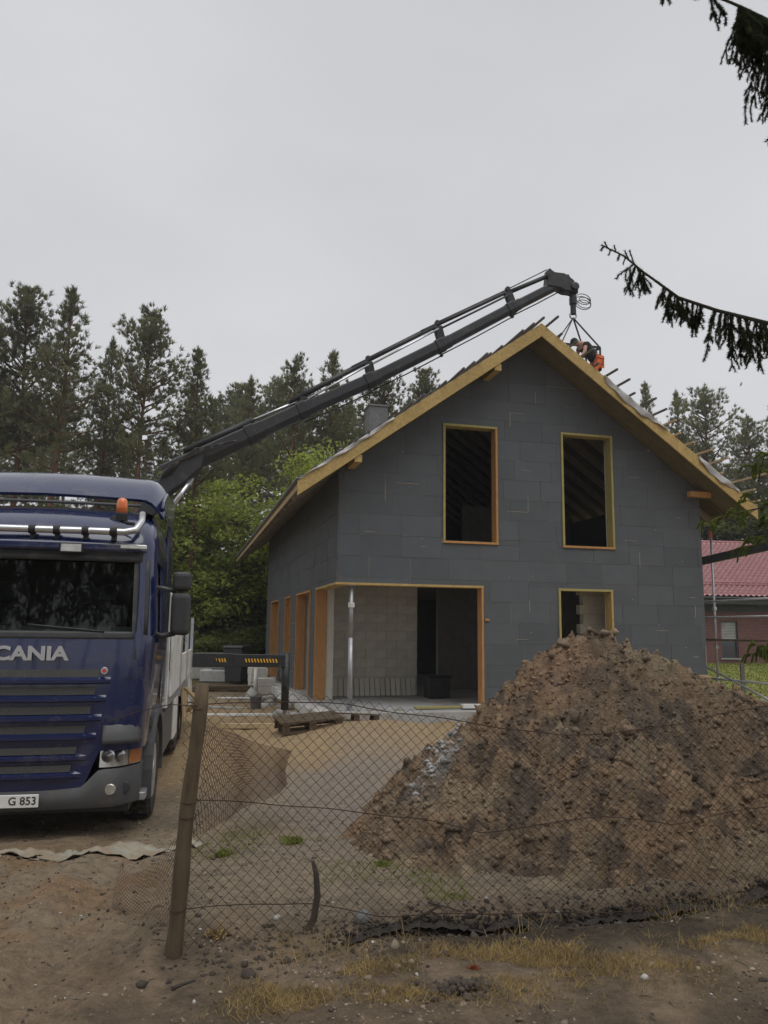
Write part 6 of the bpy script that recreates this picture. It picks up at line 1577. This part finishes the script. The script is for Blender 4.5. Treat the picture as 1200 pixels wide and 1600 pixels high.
def twig(name, pts, r, label, m=None): tag(MB().tube(pts, [r * (1 - .5 * i / (len(pts) - 1)) for i in range(len(pts))], 6).build(name, m or M['bark_d'], None, True), label, 'twig')
twig('twig', [at(628, 1448, 5.05), at(660, 1430, 5.1), at(678, 1420, 5.1), at(686, 1410, 5.1)], .012, 'forked dark twig caught in the fence foot')
twig('twig', [at(668, 1410, 5.2), at(700, 1418, 5.2), at(735, 1428, 5.22)], .007, 'thin twig lying behind the fence wire')
twig('twig', [at(800, 1556, 4.2), at(815, 1560, 4.18), at(830, 1563, 4.17)], .008, 'short grey stick lying in the right foreground', M['pebble'])
twig('twig', [at(268, 1545, 4.1), at(285, 1538, 4.13), at(305, 1532, 4.16)], .012, 'dark root piece lying near the fence post foot')
twig('twig', [at(828, 1562, 4.15), at(862, 1555, 4.2)], .007, 'pale splinter of wood in the right foreground', M['wood_lt'])
for i, (px, py, sx_, sy_, lb) in enumerate([(185, 1345, .75, .30, 'crumpled grey green plastic sheet trodden into the lane'), (60, 1355, .35, .18, 'small pale sheet scrap left of the crumpled sheet')]):
    p = at(px, py, 7.0 if i == 0 else 6.9); n = 26; XX, YY = np.meshgrid(np.linspace(-sx_, sx_, n), np.linspace(-sy_, sy_, n)); XX = XX.ravel(); YY = YY.ravel()
    rg = np.hypot(XX / sx_, YY / sy_) + .45 * (fbm(XX * 4 + i * 9, YY * 4, 3, 501) - .5)
    wx, wy = p.x + XX * math.cos(.5) - YY * math.sin(.5), p.y + XX * math.sin(.5) + YY * math.cos(.5)
    ZZ = ground_h(wx, wy) + .012 + .05 * np.abs(fbm(XX * 5, YY * 7, 4, 503) - .5) * 2
    I = np.arange(n * (n - 1)).reshape(n - 1, n)[:, :-1].ravel(); F = np.stack([I, I + 1, I + 1 + n, I + n], 1); F = F[(rg[F] < .86).all(1)]
    o = mobj('plastic_sheet', npmesh('plastic_sheet', np.stack([wx, wy, ZZ], 1), F, mat('dirty_sheet', (.27, .25, .20), .8, var=.3, scale=7, dirt=((.24, .185, .125), .42, .58, 5)), True)); o.modifiers.new('s', 'SOLIDIFY').thickness = .006; tag(o, lb, 'sheet')

# ================================================================== damp air
hz = MB().box(-240, 240, -60, 620, -1.5, 24.5).build('haze', None)
hm = bpy.data.materials.new('damp_air'); hm.use_nodes = True; hm.node_tree.nodes.remove(hm.node_tree.nodes['Principled BSDF'])
pv_ = hm.node_tree.nodes.new('ShaderNodeVolumePrincipled'); pv_.inputs['Color'].default_value = (.95, .97, 1, 1); pv_.inputs['Density'].default_value = .0007; pv_.inputs['Anisotropy'].default_value = .2
hm.node_tree.links.new(pv_.outputs[0], hm.node_tree.nodes['Material Output'].inputs['Volume'])
hz.data.materials.append(hm); hz['kind'] = 'stuff'; hz['label'] = 'thin damp air greying the far trees'
